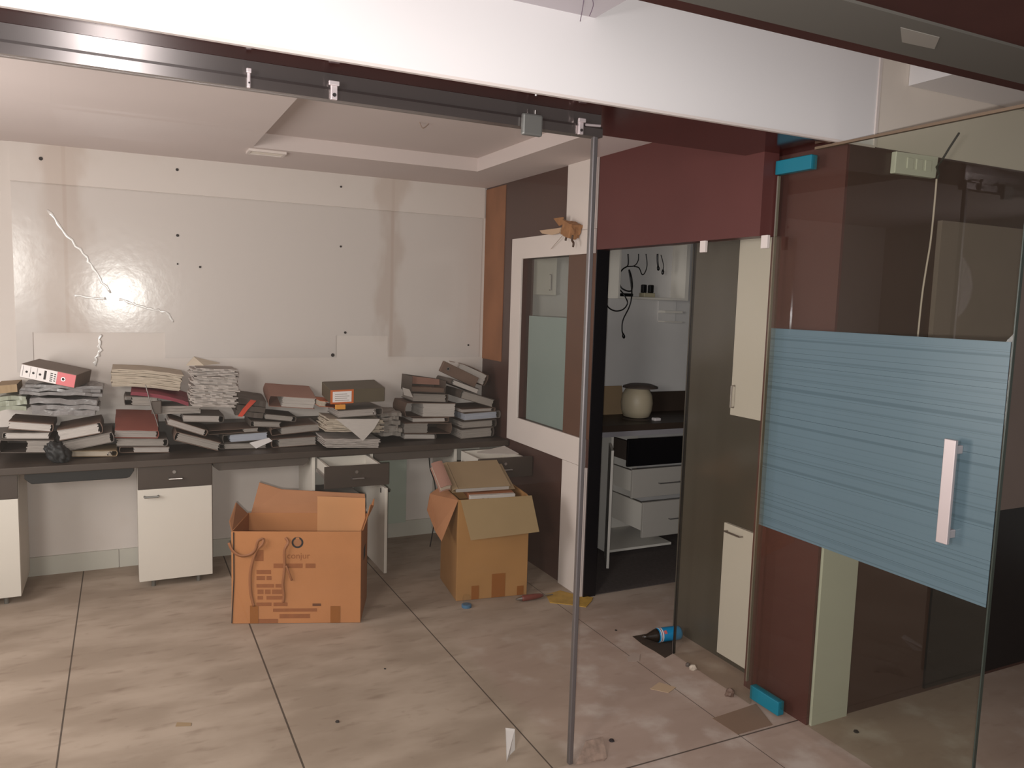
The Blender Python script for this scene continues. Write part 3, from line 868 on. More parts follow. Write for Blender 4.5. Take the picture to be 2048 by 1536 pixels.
# --- far left group
arch_file((0, 906), (106, 906), 27, 'dark closed file on the bare desk at far left, below a white paper block', cov_dark, cov_dark and page_g, y0=4.60, fill=.5)
arch_file((6, 878), (98, 878), 18, 'thick white paper block, lower of two on a dark file at far left', cov_grey, page_w, y0=4.61, fill=.95)
arch_file((16, 859), (104, 865), 17, 'slanting white paper block, upper of two at far left', cov_brown, page_w, y0=4.62, fill=.95, spine='R')
paper_pile((-8, 826), (56, 822), 34, 'pale green plastic bundle at the far left edge of the desk', greenplastic, y0=4.64, sheets=3, mess=.006, crumple=.012, cat='bundle', name='plastic_bundle', sag=.01)
paper_pile((-8, 788), (36, 785), 18, 'olive board lying on top of the pale green bundle', cov_tan, y0=4.64, sheets=1, mess=.002, crumple=.002, cat='board', name='board')
paper_pile((62, 834), (194, 836), 38, 'grey plastic-wrapped file below the file with the pink label', bagplastic, y0=4.65, sheets=3, mess=.010, crumple=.014, cat='wrapped file', name='wrapped_file')
paper_pile((36, 794), (204, 797), 34, 'crumpled hazy plastic bag directly under the file with the pink label', bagplastic, y0=4.66, sheets=3, mess=.014, crumple=.02, cat='plastic bag', name='plastic_bag')
t, w_, h, mm = spine_file((38, 757), (151, 780), 28, 'box file with a white and pink spine label, top of the leftmost heap', mat('box_file_grey', (112, 98, 88), .6, var=.1), y0=4.68, dy=-.08, depth=.27, pitch=.05)
b = nb(); box(b, .003, w_ * .66, -.0015, -.0002, .003, h - .003); lb = obj('spine_label', b, paperlabel, t, local=True); lb['label'] = 'white spine label with print'
b = nb()
for fx in (.12, .24, .36): cyl(b, (w_ * fx, -.0018, h * .5), (0, -1, 0), .006, .001, 12)
box(b, w_ * .43, w_ * .47, -.0026, -.0016, h * .2, h * .85)
for i in range(5): box(b, w_ * .54, w_ * .585, -.0024, -.0016, h * (.15 + .14 * i), h * (.22 + .14 * i))
for i in range(4): box(b, w_ * .61, w_ * .64, -.0024, -.0016, h * (.2 + .16 * i), h * (.27 + .16 * i))
for fx in (.05, .18, .30): box(b, w_ * fx, w_ * (fx + .004), -.0024, -.0016, h * .15, h * .9)
obj('label_print', b, ink, t, local=True)
b = nb(); box(b, w_ * .662, w_ - .002, -.0015, -.0002, .003, h - .003); lp = obj('pink_label', b, pinktape, t, local=True)
b = nb(); lathe(b, [(.011, 0), (.011, .002), (.007, .002), (.007, 0)], 20, (w_ * .78, -.0016, h * .5), (0, -1, 0)); obj('finger_ring', b, steel2, t, local=True)
b = nb(); cyl(b, (w_ * .78, -.0016, h * .5), (0, -1, 0), .0065, .001, 16); obj('finger_hole', b, ink, t, local=True)
arch_file((119, 882), (205, 866), 23, 'white page block tilted up to the right, above a black bag', cov_brown, page_w, y0=4.60, spine='R', fill=.93)
arch_file((130, 906), (228, 886), 21, 'grey file tilted up to the right between two white blocks, behind the black bag', cov_grey, page_g, y0=4.615, spine='R', fill=.95)
arch_file((143, 917), (233, 916), 20, 'flat white box with a bright metal clip, right of the black bag', cov_tan, page_beige, fill=.9, spine='R', depth=.2, ring=True)
# black bag
q = at_z(122, 915, ZD); bm = nb()
bmesh.ops.create_icosphere(bm, subdivisions=4, radius=1)
for v_ in bm.verts:
    n_ = noise.noise(v_.co * 2.3) * .35 + noise.noise(v_.co * 5) * .2
    v_.co *= 1 + n_
    v_.co = Vector((v_.co.x * .05 + (.02 * -v_.co.z), v_.co.y * .032, max(v_.co.z, -.72) * .06))
bm.transform(Matrix.Translation((q.x - .004, 4.535, ZD + .045)))
tag(obj('black_bag', bm, mat('matte_black_film', (24, 24, 25), .6), smooth=True), 'crumpled black plastic bag at the desk edge among the white blocks', 'plastic bag')

# --- second group, red-brown file and the tall loose pile
arch_file((240, 910), (339, 909), 17, 'bottom file of the heap under the faded red file', cov_brown, page, spine='L', fill=.72)
arch_file((233, 893), (334, 893), 19, 'grey file in the middle of the heap, right under the faded red file', cov_grey, page_g, y0=4.64, spine='R', fill=.93)
arch_file((229, 876), (315, 877), 21, 'file with a faded red cover sloping toward the room', cov_red, page, y0=4.645, pitch=.34, depth=.26, spine='R', fill=.97)
paper_pile((300, 830), (402, 828), 26, 'pale grey file block under the maroon folder', page_g, y0=4.66, sheets=6, mess=.004, crumple=.002, cat='file', name='loose_file')
arch_file((250, 815), (322, 817), 26, 'grey file with upright steel ring wires, under the left part of the maroon folder', cov_grey, page_g, y0=4.665, spine='L', fill=.8)
rp = [at_y(x, y, 4.63) for x, y in ((291, 770), (297, 792), (304, 818), (310, 832), (317, 855))]
tag(obj('ring_wire', tube(nb(), curve(rp, 5), .003, 8), steel2, smooth=True), 'bent steel file ring sticking up before the maroon folder', 'file ring')
bm = nb(); q = at_y(303, 828, 4.64); box(bm, q.x, q.x + .05, 4.635, 4.65, q.z, q.z + .07)
tag(obj('lever_clip', bm, cov_dark, bevel=.004), 'dark lever clip block behind the bent steel ring', 'file clip')
paper_pile((252, 789), (387, 814), 13, 'maroon folder sagging below beige papers', cov_maroon, y0=4.64, sheets=2, mess=.003, crumple=.004, cat='folder', name='folder', pitch=.12, sag=.02)
paper_pile((222, 778), (384, 790), 44, 'wide floppy bundle of beige papers lying on the maroon folder', page_beige, y0=4.71, sheets=10, mess=.008, crumple=.005, pitch=.06, sag=.012)
paper_pile((372, 820), (470, 822), 84, 'tall untidy stack of loose papers, highest on the desk', page, y0=4.48, depth=.2, sheets=26, mess=.018, crumple=.004)
bm = nb(); q = [at_y(388, 714, 4.56), at_y(440, 727, 4.52), at_y(408, 731, 4.49), at_y(372, 731, 4.55)]
prism(bm, q, (0, .004, .002)); tag(obj('paper_sheet', bm, page_beige), 'loose beige sheet lying askew on the tall paper stack', 'paper')

# --- middle low group
arch_file((364, 845), (446, 846), 20, 'white page block just below the tall paper stack', cov_dark, page, y0=4.63, fill=.9, spine='R')
arch_file((333, 852), (412, 876), 19, 'pale file tilted down to the right beside the red file', cov_brown, page, y0=4.61, fill=.95, spine='R', depth=.22)
arch_file((348, 884), (440, 906), 19, 'brownish file tilted down to the right at the desk edge', cov_brown, page_g, y0=4.60, fill=.95, spine='L', depth=.22)
arch_file((415, 871), (521, 864), 14, 'flat dark brown folder lying above the bluish page block', cov_brown, page_g, y0=4.64, fill=.3, spine='L')
arch_file((440, 890), (536, 882), 22, 'bluish white page block under the flat brown folder', cov_dark, page_b, y0=4.635, fill=.85, spine='L')
arch_file((440, 908), (534, 905), 18, 'grey brown file at the desk edge below the bluish block', cov_grey, page_g, y0=4.63, fill=.9, spine='L')
bm = nb(); q = [at_y(499, 886, 4.60), at_y(538, 876, 4.62), at_y(545, 882, 4.62), at_y(512, 897, 4.60)]
prism(bm, q, (0, .003, .001)); tag(obj('paper_scrap', bm, paperlabel), 'small white torn paper in front of the bluish page block', 'paper')
t, w2_, h_ = paper_pile((470, 836), (530, 843), 42, 'dark floppy folder with a red tape stripe', cov_dark, y0=4.66, sheets=3, mess=.004, crumple=.006, cat='folder', name='folder', pitch=.1)
b = nb(); prism(b, [(w2_ * .08, -.016, h_ * .05), (w2_ * .24, -.016, h_ * .05), (w2_ * .40, -.018, h_ * .55), (w2_ * .62, -.018, h_ * 1.05), (w2_ * .42, -.018, h_ * 1.08), (w2_ * .20, -.018, h_ * .5)], (0, .003, 0))
o = obj('tape_stripe', b, redtape, t, local=True)
arch_file((500, 857), (566, 859), 12, 'grey file block, lower of two right of the red tape', cov_dark, page_g, y0=4.62, fill=.9, spine='L', depth=.24)
arch_file((526, 838), (590, 844), 18, 'grey file block, upper of two right of the red tape', cov_dark, page_g, y0=4.63, fill=.9, spine='R', depth=.24)
arch_file((538, 818), (640, 824), 34, 'large pinkish brown box file with a pale page end', cov_pink, page_w, y0=4.66, fill=.72, spine='L', pitch=.22, depth=.24)
arch_file((540, 872), (652, 860), 26, 'brown floppy folder full of papers below the pinkish box file', cov_brown, page_g, y0=4.63, fill=.8, sag=.012, spine='L')
arch_file((545, 896), (640, 889), 24, 'brown file at the desk edge under the floppy folder', cov_brown, page_g, y0=4.62, fill=.85, spine='L')

# --- orange file on the loose pile
paper_pile((641, 903), (757, 903), 30, 'flat paper stack hanging over the desk edge above the open drawer', page, y0=4.44, sheets=8, mess=.008, crumple=.004)
paper_pile((643, 876), (772, 878), 38, 'messy paper pile under the orange files', page_beige, y0=4.47, sheets=10, mess=.016, crumple=.004)
bm = nb(); q = [at_y(672, 838, 4.44), at_y(760, 838, 4.44), at_y(748, 858, 4.435), at_y(726, 882, 4.43), at_y(700, 860, 4.435)]
prism(bm, q, (0, .003, 0)); tag(obj('paper_sheet', bm, page_w), 'pale sheet hanging with its corner down over the messy pile', 'paper')
paper_pile((752, 880), (796, 878), 48, 'crumpled plastic and papers right of the messy pile', page_g, y0=4.62, sheets=6, mess=.02, crumple=.02, cat='crumpled papers', name='crumpled_papers')
arch_file((667, 838), (764, 831), 24, 'file with rounded back and bright steel clip under the orange label file', cov_grey, page, y0=4.47, fill=.86, spine='R', ring=True)
arch_file((632, 816), (682, 820), 20, 'orange folder poking out left under the orange label file', cov_orange, page_beige, y0=4.56, fill=.3, spine='R', depth=.2)
t, w_, h, mm = spine_file((656, 812), (769, 806), 30, 'box file with an orange edged white label, above the open desk drawer', mat('olive_file_cover', (84, 74, 58), .55, var=.1), y0=4.485, depth=.22, pitch=.12)
b = nb(); box(b, .0, w_ * .42, -.0015, -.0002, 0, h); lb = obj('orange_label', b, cov_orange, t, local=True)
b = nb(); box(b, w_ * .04, w_ * .38, -.0028, -.0016, h * .12, h * .88); obj('label_paper', b, paperlabel, t, local=True)
b = nb()
for i in range(4): box(b, w_ * .08, w_ * (.34 - .04 * (i % 2)), -.0034, -.0029, h * (.22 + .15 * i), h * (.26 + .15 * i))
obj('label_print', b, page_g, t, local=True)
bm = nb(); q = at_y(682, 815, 4.46); box(bm, q.x - .03, q.x + .028, 4.462, 4.482, q.z - .012, q.z + .016)
tag(obj('orange_tag', bm, mat('orange_yellow', (206, 138, 52), .6), bevel=.003), 'small orange yellow tag under the orange edged label', 'tag')

# --- corner heaps
arch_file((808, 884), (871, 884), 15, 'white block at the bottom of the heap left of the corner heap', cov_dark, page_w, y0=4.62, fill=.97, spine='R')
arch_file((807, 868), (901, 868), 22, 'brown folder with a white wedge of pages, second from the bottom', cov_brown, page_g, y0=4.63, fill=.5, spine='R', sag=.006)
arch_file((825, 845), (897, 844), 10, 'thin white page block under the round-backed file', cov_brown, page_w, y0=4.63, fill=.9, spine='R')
arch_file((812, 834), (910, 834), 37, 'round-backed brown file with a white page block, left of the corner heap', cov_brown, page_w, y0=4.64, fill=.66, spine='L')
arch_file((826, 803), (894, 805), 18, 'grey page block below the open box file', cov_dark, page_g, y0=4.65, fill=.95, spine='R')
m, w_, k = frame_from((822, 784), (896, 787), 4.655, 0); h = 38 * k
t = thing('open_box_file', 'open box file showing its pinkish inside, on top left of the corner heaps', 'box file', mw=m, group='files on the long desk')
b = nb(); box(b, 0, w_, 0, .20, 0, .004); box(b, 0, .004, 0, .20, .0041, h); box(b, w_ - .004, w_, 0, .20, .0041, h * .8); prism(b, [(0.0041, .196, .0041), (w_ - .0041, .196, .0041), (w_ - .0041, .196, h * .8), (.0041, .196, h)], (0, .004, 0))
obj('case', b, cov_dark, t, local=True)
b = nb(); prism(b, [(.005, .10, h * .45), (w_ - .005, .10, h * .45), (w_ - .005, .11, h * .82), (.005, .11, h * .96)], (0, .004, 0)); obj('lid_board', b, cov_pink, t, local=True)
b = nb(); slab(b, .006, w_ - .006, .01, .095, lambda x, y: .005, h * .28, 4, 3); obj('pages', b, cov_brown, t, local=True)
bm = nb(); q = at_y(812, 792, 4.62); prism(bm, [at_y(805, 775, 4.63), at_y(819, 779, 4.63), at_y(826, 795, 4.63), at_y(808, 790, 4.63)], (0, .004, 0))
tag(obj('paper_scrap', bm, page_w), 'white torn corner sticking out left of the open box file', 'paper')

arch_file((922, 886), (986, 880), 26, 'grey block at the bottom of the right corner heap', cov_dark, page_g, y0=4.58, fill=.95, spine='R', depth=.3)
arch_file((924, 858), (992, 853), 15, 'dark edged file, second from the bottom of the right corner heap', cov_dark, page_g, y0=4.59, fill=.9, spine='R', depth=.3)
arch_file((930, 842), (1000, 836), 17, 'bluish grey file in the middle of the right corner heap', cov_grey, page_b, y0=4.60, fill=.9, spine='R', depth=.3)
arch_file((918, 826), (990, 822), 12, 'pale thin file just above the middle of the right corner heap', cov_brown, page, y0=4.60, fill=.9, spine='R', depth=.3)
arch_file((917, 799), (990, 820), 20, 'dark covered file sloping down to the right in the corner heap', cov_dark, page_g, y0=4.61, fill=.95, spine='L', depth=.28)
arch_file((893, 766), (956, 790), 17, 'white page block sloping right near the top of the corner heap', cov_dark, page_w, y0=4.62, fill=.92, spine='L', depth=.26)
arch_file((913, 747), (968, 772), 24, 'topmost white pages with a curled dark cover in the corner heap', cov_brown, page_w, y0=4.68, fill=.95, spine='R', depth=.2, sag=.01)
t, w_, h, mm = spine_file((880, 746), (955, 782), 22, 'brown arch file with a finger ring, sloping on top of the corner heap', cov_brown, y0=4.64, depth=.03)
b = nb(); lathe(b, [(.011, 0), (.011, .002), (.006, .002), (.006, 0)], 20, (w_ * .16, -.0016, h * .5), (0, -1, 0)); obj('finger_ring', b, steel2, t, local=True)

# ------------------------------------------------------------------ cardboard boxes on the floor
def carton_box(name, label, fl, fr, depth, h, m_out, m_in, hl=None):
    """open carton from its two front floor corners"""
    fl, fr = Vector((*fl, 0)), Vector((*fr, 0)); x = (fr - fl); w_ = x.length; x.normalize()
    y = Vector((0, 0, 1)).cross(x)
    m = Matrix((x, y, Vector((0, 0, 1)))).transposed().to_4x4(); m.translation = (fl.x, fl.y, 0.001)
    t = thing(name, label, 'cardboard box', mw=m)
    c = .006
    obj('front_wall', bx(0, w_, 0, c, 0, h), m_out, t, local=True, bevel=.002)
    obj('back_wall', bx(0, w_, depth - c, depth, 0, h), m_out, t, local=True, bevel=.002)
    obj('side_wall', bx(0, c, c + .0005, depth - c - .0005, 0, h), m_out, t, local=True, bevel=.002)
    obj('side_wall', bx(w_ - c, w_, c + .0005, depth - c - .0005, 0, h), m_out, t, local=True, bevel=.002)
    obj('bottom', bx(c + .0005, w_ - c - .0005, c + .0005, depth - c - .0005, 0.0, .005), m_in, t, local=True)
    return t, w_, m


b1, W1, m1 = carton_box('cardboard_box', 'open orange-brown cardboard box with ribbon straps and print, before the desk', (0.440, 3.850), (1.010, 3.632), 0.335, 0.455, carton, carton_in)


def flap(parent, pts, m_, nrm, name='flap', t_=.005, bend=0.0):
    b = nb(); prism(b, pts, Vector(nrm) * t_); return obj(name, b, m_, parent, local=True)


D1 = .335
flap(b1, [(0.015, D1, .452), (W1 - .01, D1, .452), (W1 - .02, D1 + .045, .545), (.16, D1 + .05, .565), (.045, D1 + .055, .60)], carton_in, (0, 1, .3))
flap(b1, [(0, .02, .452), (0, D1 - .005, .452), (-.05, D1 - .03, .515), (-.03, .10, .475)], carton_in, (-1, 0, 0))
flap(b1, [(W1, .03, .452), (W1, D1 - .005, .452), (W1 + .03, D1 - .01, .535), (W1 + .034, D1 - .09, .52), (W1 + .022, D1 - .13, .535), (W1 + .01, .10, .48)], carton, (1, 0, 0))
# inner lining boards leaning inside the right part
b = nb(); prism(b, [(W1 * .58, D1 - .012, .12), (W1 - .012, D1 - .012, .12), (W1 - .012, D1 - .012, .54), (W1 * .58, D1 - .012, .548)], (0, -.005, 0)); obj('inner_board', b, mat('pale_cardboard', (190, 136, 92), .85, var=.06), b1, local=True)
# tape, straps, print on the front face
HB = .455


def fx(px, py):
    """pixel on the front face -> local x, z"""
    d = ray(px, py); inv = m1.inverted(); o_ = inv @ CAMPOS; dd = inv.to_3x3() @ d
    k_ = (0 - o_.y) / dd.y; p = o_ + dd * k_; return p.x, p.z


def fquad(x0_, y0_, x1_, y1_, off=-.0012, bm_=None, th_=.001):
    a = fx(x0_, y0_); c = fx(x1_, y1_); b_ = bm_ or nb()
    z0_, z1_ = max(min(a[1], c[1]), .0015), min(max(a[1], c[1]), HB - .002)
    box(b_, max(min(a[0], c[0]), .002), min(max(a[0], c[0]), W1 - .002), off - th_, off, z0_, z1_); return b_


obj('tape_strip', fquad(661, 1212, 680, 1247), tape_m, b1, local=True)
obj('tape_strip', fquad(500, 1211, 517, 1247), tape_m, b1, local=True)
b = nb(); a_ = fx(466, 1057); c_ = fx(463, 1246)
tube(b, [(a_[0] + .003, -.002, HB - .004), ((a_[0] + c_[0]) / 2 + .008, -.002, .22), (c_[0] + .002, -.002, .004)], .0028, 6); obj('split_seam', b, ink, b1, local=True)
# faded printed blocks
b = nb()
for r_ in ((547, 1127, 605, 1136), (611, 1127, 631, 1136), (513, 1140, 542, 1148), (513, 1152, 530, 1160), (533, 1152, 543, 1160), (513, 1168, 548, 1175), (551, 1168, 565, 1175),
           (515, 1179, 527, 1188), (530, 1179, 541, 1188), (544, 1179, 564, 1188), (515, 1192, 526, 1199), (533, 1192, 565, 1199), (513, 1205, 543, 1212), (547, 1205, 575, 1212), (546, 1217, 634, 1223), (559, 1228, 620, 1236), (513, 1238, 556, 1246)):
    fquad(*r_, off=-.0004, bm_=b, th_=.0005)
obj('printed_block', b, print_m, b1, local=True)
obj('printed_label', fquad(625, 1207, 642, 1212, off=-.0004, th_=.0006), mat('dark_brown_print', (96, 56, 32), .8), b1, local=True)
cxy = fx(595, 1085); b = nb()
n_ = 40; ring = []
for i in range(n_):
    a = 2 * math.pi * i / n_; wv = .0085 if abs(a - 1.57) > .35 else .002
    for rr in (.0275, .0275 - wv): ring.append(b.verts.new((cxy[0] + math.cos(a) * rr, -.0010, cxy[1] + math.sin(a) * rr)))
for i in range(n_):
    j = (i + 1) % n_
    b.faces.new((ring[2 * i], ring[2 * j], ring[2 * j + 1], ring[2 * i + 1]))
ob = obj('ring_logo', b, ink, b1, local=True); s_ = ob.modifiers.new('solid', 'SOLIDIFY'); s_.thickness = .0008
b = nb(); cyl(b, (cxy[0], -.0004, cxy[1]), (0, -1, 0), .018, .0006, 28); obj('logo_disc', b, mat('logo_brown', (150, 100, 66), .8), b1, local=True)
fc = bpy.data.curves.new('printed_word', 'FONT'); fc.body = 'conjur'; fc.size = .042; fc.extrude = .0002; fc.align_x = 'CENTER'
fo = bpy.data.objects.new('tmp', fc); C.objects.link(fo)
bpy.context.view_layer.update()
me = bpy.data.meshes.new_from_object(fo.evaluated_get(bpy.context.evaluated_depsgraph_get())); bpy.data.objects.remove(fo)
a = fx(597, 1117)
wo = bpy.data.objects.new('printed_word', me); C.objects.link(wo); me.materials.append(print_m); wo.parent = b1
me.transform(Matrix.Translation((a[0], -.0008, a[1])) @ Matrix.Rotation(math.pi / 2, 4, 'X'))


def ribbon(parent, pts, wd, m_, name='strap'):
    """flat ribbon through local points, turning a little on its way"""
    pts = curve(pts, 5); b = nb(); prev = None
    for i, p in enumerate(pts):
        t_ = (pts[min(i + 1, len(pts) - 1)] - pts[max(i - 1, 0)]).normalized()
        a_ = t_.cross(Vector((0, 1, 0))).normalized()
        a_ = (a_ * math.cos(.22 * math.sin(i * .4)) + Vector((0, -1, 0)) * math.sin(.22 * abs(math.sin(i * .4)))).normalized()
        cur = [b.verts.new(p + a_ * wd / 2), b.verts.new(p - a_ * wd / 2)]
        if prev: b.faces.new((prev[0], prev[1], cur[1], cur[0]))
        prev = cur
    o_ = obj(name, b, m_, parent, local=True, smooth=True)
    s_ = o_.modifiers.new('solid', 'SOLIDIFY'); s_.thickness = .0012
    return o_


def L(px, py, off): a = fx(px, py); return Vector((a[0], -off, a[1]))


ribbon(b1, [L(458, 1085, .004), L(466, 1100, .01), L(482, 1110, .012), L(500, 1108, .012), L(512, 1098, .016), L(518, 1080, .02), L(528, 1076, .016), L(526, 1086, .018), L(514, 1100, .014), L(506, 1122, .010), L(501, 1150, .008), L(502, 1185, .006), L(508, 1212, .005)], .013, strap_m)
ribbon(b1, [L(571, 1075, .004), L(577, 1084, .014), L(570, 1100, .016), L(570, 1130, .010), L(568, 1150, .010), L(566, 1170, .008), L(568, 1192, .006), L(566, 1204, .005)], .013, strap_m)
ribbon(b1, [L(573, 1130, .012), L(578, 1142, .014), L(584, 1160, .008)], .010, strap_m)
b = nb(); fquad(510, 1100, 527, 1122, off=-.0004, bm_=b, th_=.0005); obj('tape_patch', b, print_m, b1, local=True)
# hand hole in the right side wall
obj('hand_hole', bx(W1 + .0002, W1 + .0012, .13, .21, .27, .33), ink, b1, local=True)
b = nb(); prism(b, [(W1 + .0002, .02, .0), (W1 + .0002, .04, .02)], (0, 0, 0)) if False else None

b2, W2, m2 = carton_box('cardboard_box', 'tall cardboard box with folded-out flaps, stuffed with tan files, in front of the dark wall', (1.546, 3.715), (1.938, 3.664), 0.36, 0.545, carton2, carton_in)


def f2(px, py):
    d = ray(px, py); inv = m2.inverted(); o_ = inv @ CAMPOS; dd = inv.to_3x3() @ d
    k_ = -o_.y / dd.y; p = o_ + dd * k_; return p.x, p.z


# front flap hanging outward, left flap drooping
flap(b2, [(.012, -.001, .543), (W2 + .01, -.001, .549), (W2 + .028, -.085, .372), (.048, -.085, .352)], carton2_in, (0, -.35, .18))
flap(b2, [(-.001, 0.0, .543), (-.001, .345, .545), (-.075, .33, .50), (-.115, .22, .44), (-.10, .08, .36), (-.085, .0, .33)], carton_in, (-.18, 0, .3))
flap(b2, [(W2, .04, .545), (W2, .34, .545), (W2 + .05, .34, .46), (W2 + .085, .30, .36), (W2 + .06, .10, .42)], carton2, (.3, 0, .2))
for px0, px1, py0 in ((943, 957, 1172), (984, 1009, 1148), (1034, 1046, 1172)):
    a, c_ = f2(px0, py0), f2(px1, 1204)
    obj('tape_strip', bx(a[0], c_[0], -.0016, -.0004, .002, a[1]), tape_m, b2, local=True)

# files inside the tall box
def in_b2(loc, rot): return m2 @ Matrix.Translation(loc) @ rot


Rx = lambda a: Matrix.Rotation(a, 4, 'X'); Ry = lambda a: Matrix.Rotation(a, 4, 'Y'); Rz = lambda a: Matrix.Rotation(a, 4, 'Z')
t = thing('folder', 'tan folder leaning out of the tall box, highest in it', 'folder', mw=in_b2((.0, .13, .552), Rz(.04) @ Rx(.40)), group='files in the tall box')
b = nb(); slab(b, .03, .33, 0, .25, lambda x, y: .0225, .003, 6, 4); slab(b, .0, .36, 0, .24, lambda x, y: 0, .003, 6, 4)
for i in range(6):
    p0, p1 = (.03 - .03 * math.sin(math.pi * i / 6), .0255 * i / 6), (.03 - .03 * math.sin(math.pi * (i + 1) / 6), .0255 * (i + 1) / 6)
    obox(b, (p0[0], 0, p0[1]), (.003, 0, 0), (0, .25, 0), (p1[0] - p0[0], 0, p1[1] - p0[1]))
obj('cover', b, cov_tan, t, local=True)
b = nb(); slab(b, .02, .32, -.004, .22, lambda x, y: .004, .017, 4, 4, .002); obj('pages', b, page_w, t, local=True)
t = thing('folder', 'brown folder with curled pages at the left side of the tall box', 'folder', mw=in_b2((-.068, .13, .556), Rz(.04) @ Rx(.42)), group='files in the tall box')
b = nb(); slab(b, 0, .06, 0, .22, lambda x, y: .016 * math.sin(x * 30), .003, 6, 4); slab(b, .0, .06, 0, .22, lambda x, y: .03 + .016 * math.sin(x * 30), .003, 6, 4); obj('cover', b, cov_pink, t, local=True)
b = nb(); slab(b, .006, .056, .004, .215, lambda x, y: .005 + .016 * math.sin(x * 30), .02, 6, 4); obj('pages', b, page_beige, t, local=True)
t = thing('file', 'orange-brown file lying flat across the tall box, behind its front flap', 'file', mw=in_b2((.085, .06, .512), Rz(-.03) @ Rx(.06)), group='files in the tall box')
obj('cover', bx(0, .255, .05, .24, 0, .030), mat('orange_brown_cover', (150, 92, 58), .7, var=.06), t, local=True, bevel=.003)
obj('label_strip', bx(.15, .25, .049, .0498, .004, .026), cov_tan, t, local=True)
t = thing('file', 'white labelled file in the tall box, just behind the front flap', 'file', mw=in_b2((.07, .020, .496), Rx(.0)), group='files in the tall box')
obj('spine', bx(0, .25, 0, .03, 0, .062), page_w, t, local=True, bevel=.002)
b = nb()
for dx in (.066, .094): box(b, dx, dx + .008, -.001, -.0002, .028, .046)
obj('label_print', b, ink, t, local=True)

# papers inside the open desk cabinet and drawers
bm = nb(); rnd = random.Random(3)
for i in range(6): slab(bm, 1.0, 1.22 + rnd.uniform(-.02, .02), 4.54 + rnd.uniform(-.01, .01), 4.82, lambda x, y, i=i: .318 + i * .017 + .004 * noise.noise(Vector((x * 15, y * 15, i))), .014, 6, 4, .006, i)
tag(obj('paper_pile', bm, page_g), 'grey papers stacked on the shelf inside the open desk cabinet', 'papers')
bm = nb()
for i in range(5): slab(bm, .99, 1.20, 4.53, 4.80, lambda x, y, i=i: .0645 + i * .035, .032, 4, 4, .006, i + 9)
tag(obj('paper_pile', bm, cov_grey), 'dark grey files at the bottom of the open desk cabinet', 'files')
bm = nb(); prism(bm, [at_y(955, 906, 4.16), at_y(1010, 893, 4.24), at_y(1038, 908, 4.14), at_y(1000, 910, 4.14)], (0, .01, .003))
tag(obj('paper_sheet', bm, page_w), 'white papers sticking out of the open drawer in the right corner', 'paper')

# ------------------------------------------------------------------ wall and ceiling fittings
q = at_z(538, 304, ZC)
v_ = thing('air_vent', 'small white slotted vent in the ceiling near the tray recess', 'vent', (0.69, 4.33, ZC - .012))
b = nb(); x0, x1, y0, y1 = .60, .79, 4.36, 4.48
box(b, x0, x1, y0, y0 + .014, ZC - .012, ZC); box(b, x0, x1, y1 - .014, y1, ZC - .012, ZC); box(b, x0, x0 + .014, y0 + .014, y1 - .014, ZC - .012, ZC); box(b, x1 - .014, x1, y0 + .014, y1 - .014, ZC - .012, ZC)
obj('vent_frame', b, white_trim, v_)
for i in range(3): obj('slat', bx(x0 + .015, x1 - .015, y0 + .024 + i * .027, y0 + .036 + i * .027, ZC - .010, ZC - .001), cream_m, v_)
for lab, pts in (('pale bent wire hanging from the tray ceiling, left of two', [(838, 242), (845, 256), (855, 250), (864, 238)]), ('short pale wire hanging from the tray ceiling, right of two', [(863, 231), (866, 240), (868, 234)])):
    pp = [at_y(x, y, 3.62) for x, y in pts]
    top = Vector((pp[-1].x, 3.62, ZC + .0755))
    tag(obj('ceiling_wire', tube(nb(), curve(pp + [top], 5), .0025, 6), mat('pale_wire', (150, 128, 116), .6), smooth=True), lab, 'wire')
for lab, pts in (('thin wire end hanging under the corridor ceiling box, left of two', [(1160, 45), (1164, 30), (1167, 15)]), ('thin curled wire under the corridor ceiling box, right of two', [(1179, 33), (1186, 20), (1185, 8), (1198, 1)])):
    pp = [at_z(x, y, 2.39) for x, y in pts]
    for i, p in enumerate(pp): p.z = 2.392 + .009 * i
    pp[-1].z = 2.4095
    tag(obj('ceiling_wire', tube(nb(), curve(pp, 4), .0012, 6), mat('mauve_wire', (120, 100, 118), .6), smooth=True), lab, 'wire')

# torn cable box on the white post
jb = thing('torn_cable_box', 'torn tan paper and cable box hanging on the white post by the window', 'cable box', (2.18, 3.74, 1.93))
c = at_x(1138, 460, 2.15)
bm = nb(); bmesh.ops.create_cube(bm, size=1); bmesh.ops.subdivide_edges(bm, edges=bm.edges[:], cuts=5, use_grid_fill=True)
for v2 in bm.verts:
    k_ = noise.noise(v2.co * 3.1) * .25
    v2.co = Vector((v2.co.x * .065, v2.co.y * .10, v2.co.z * .075)) * (1 + k_)
bm.transform(Matrix.Translation((2.155, 3.70, c.z)) @ Matrix.Rotation(.3, 4, 'X'))
obj('box_body', bm, mat('tan_paper', (150, 104, 66), .85, var=.15, scale=20), jb)
pp = [at_x(x, y, 2.15) for x, y in ((1079, 461), (1084, 467), (1104, 470), (1118, 466), (1122, 455), (1110, 457))]
b = nb(); prism(b, pp, (.02, 0, .004)); obj('torn_paper', b, mat('pale_torn_paper', (186, 156, 130), .85), jb)
pp = [at_x(x, y, 2.14) for x, y in ((1107, 437), (1118, 452), (1126, 448), (1126, 434))]
b = nb(); prism(b, pp, (.006, 0, 0)); obj('torn_paper', b, MATS['tan_paper'], jb)
for pts in (((1137, 470), (1133, 474), (1131, 481)), ((1145, 470), (1144, 480), (1147, 486), (1146, 494))):
    obj('wire_end', tube(nb(), curve([at_x(x, y, 2.14) for x, y in pts], 5), .006, 8), mat('dark_brown_wire', (70, 46, 30), .6), jb, smooth=True)
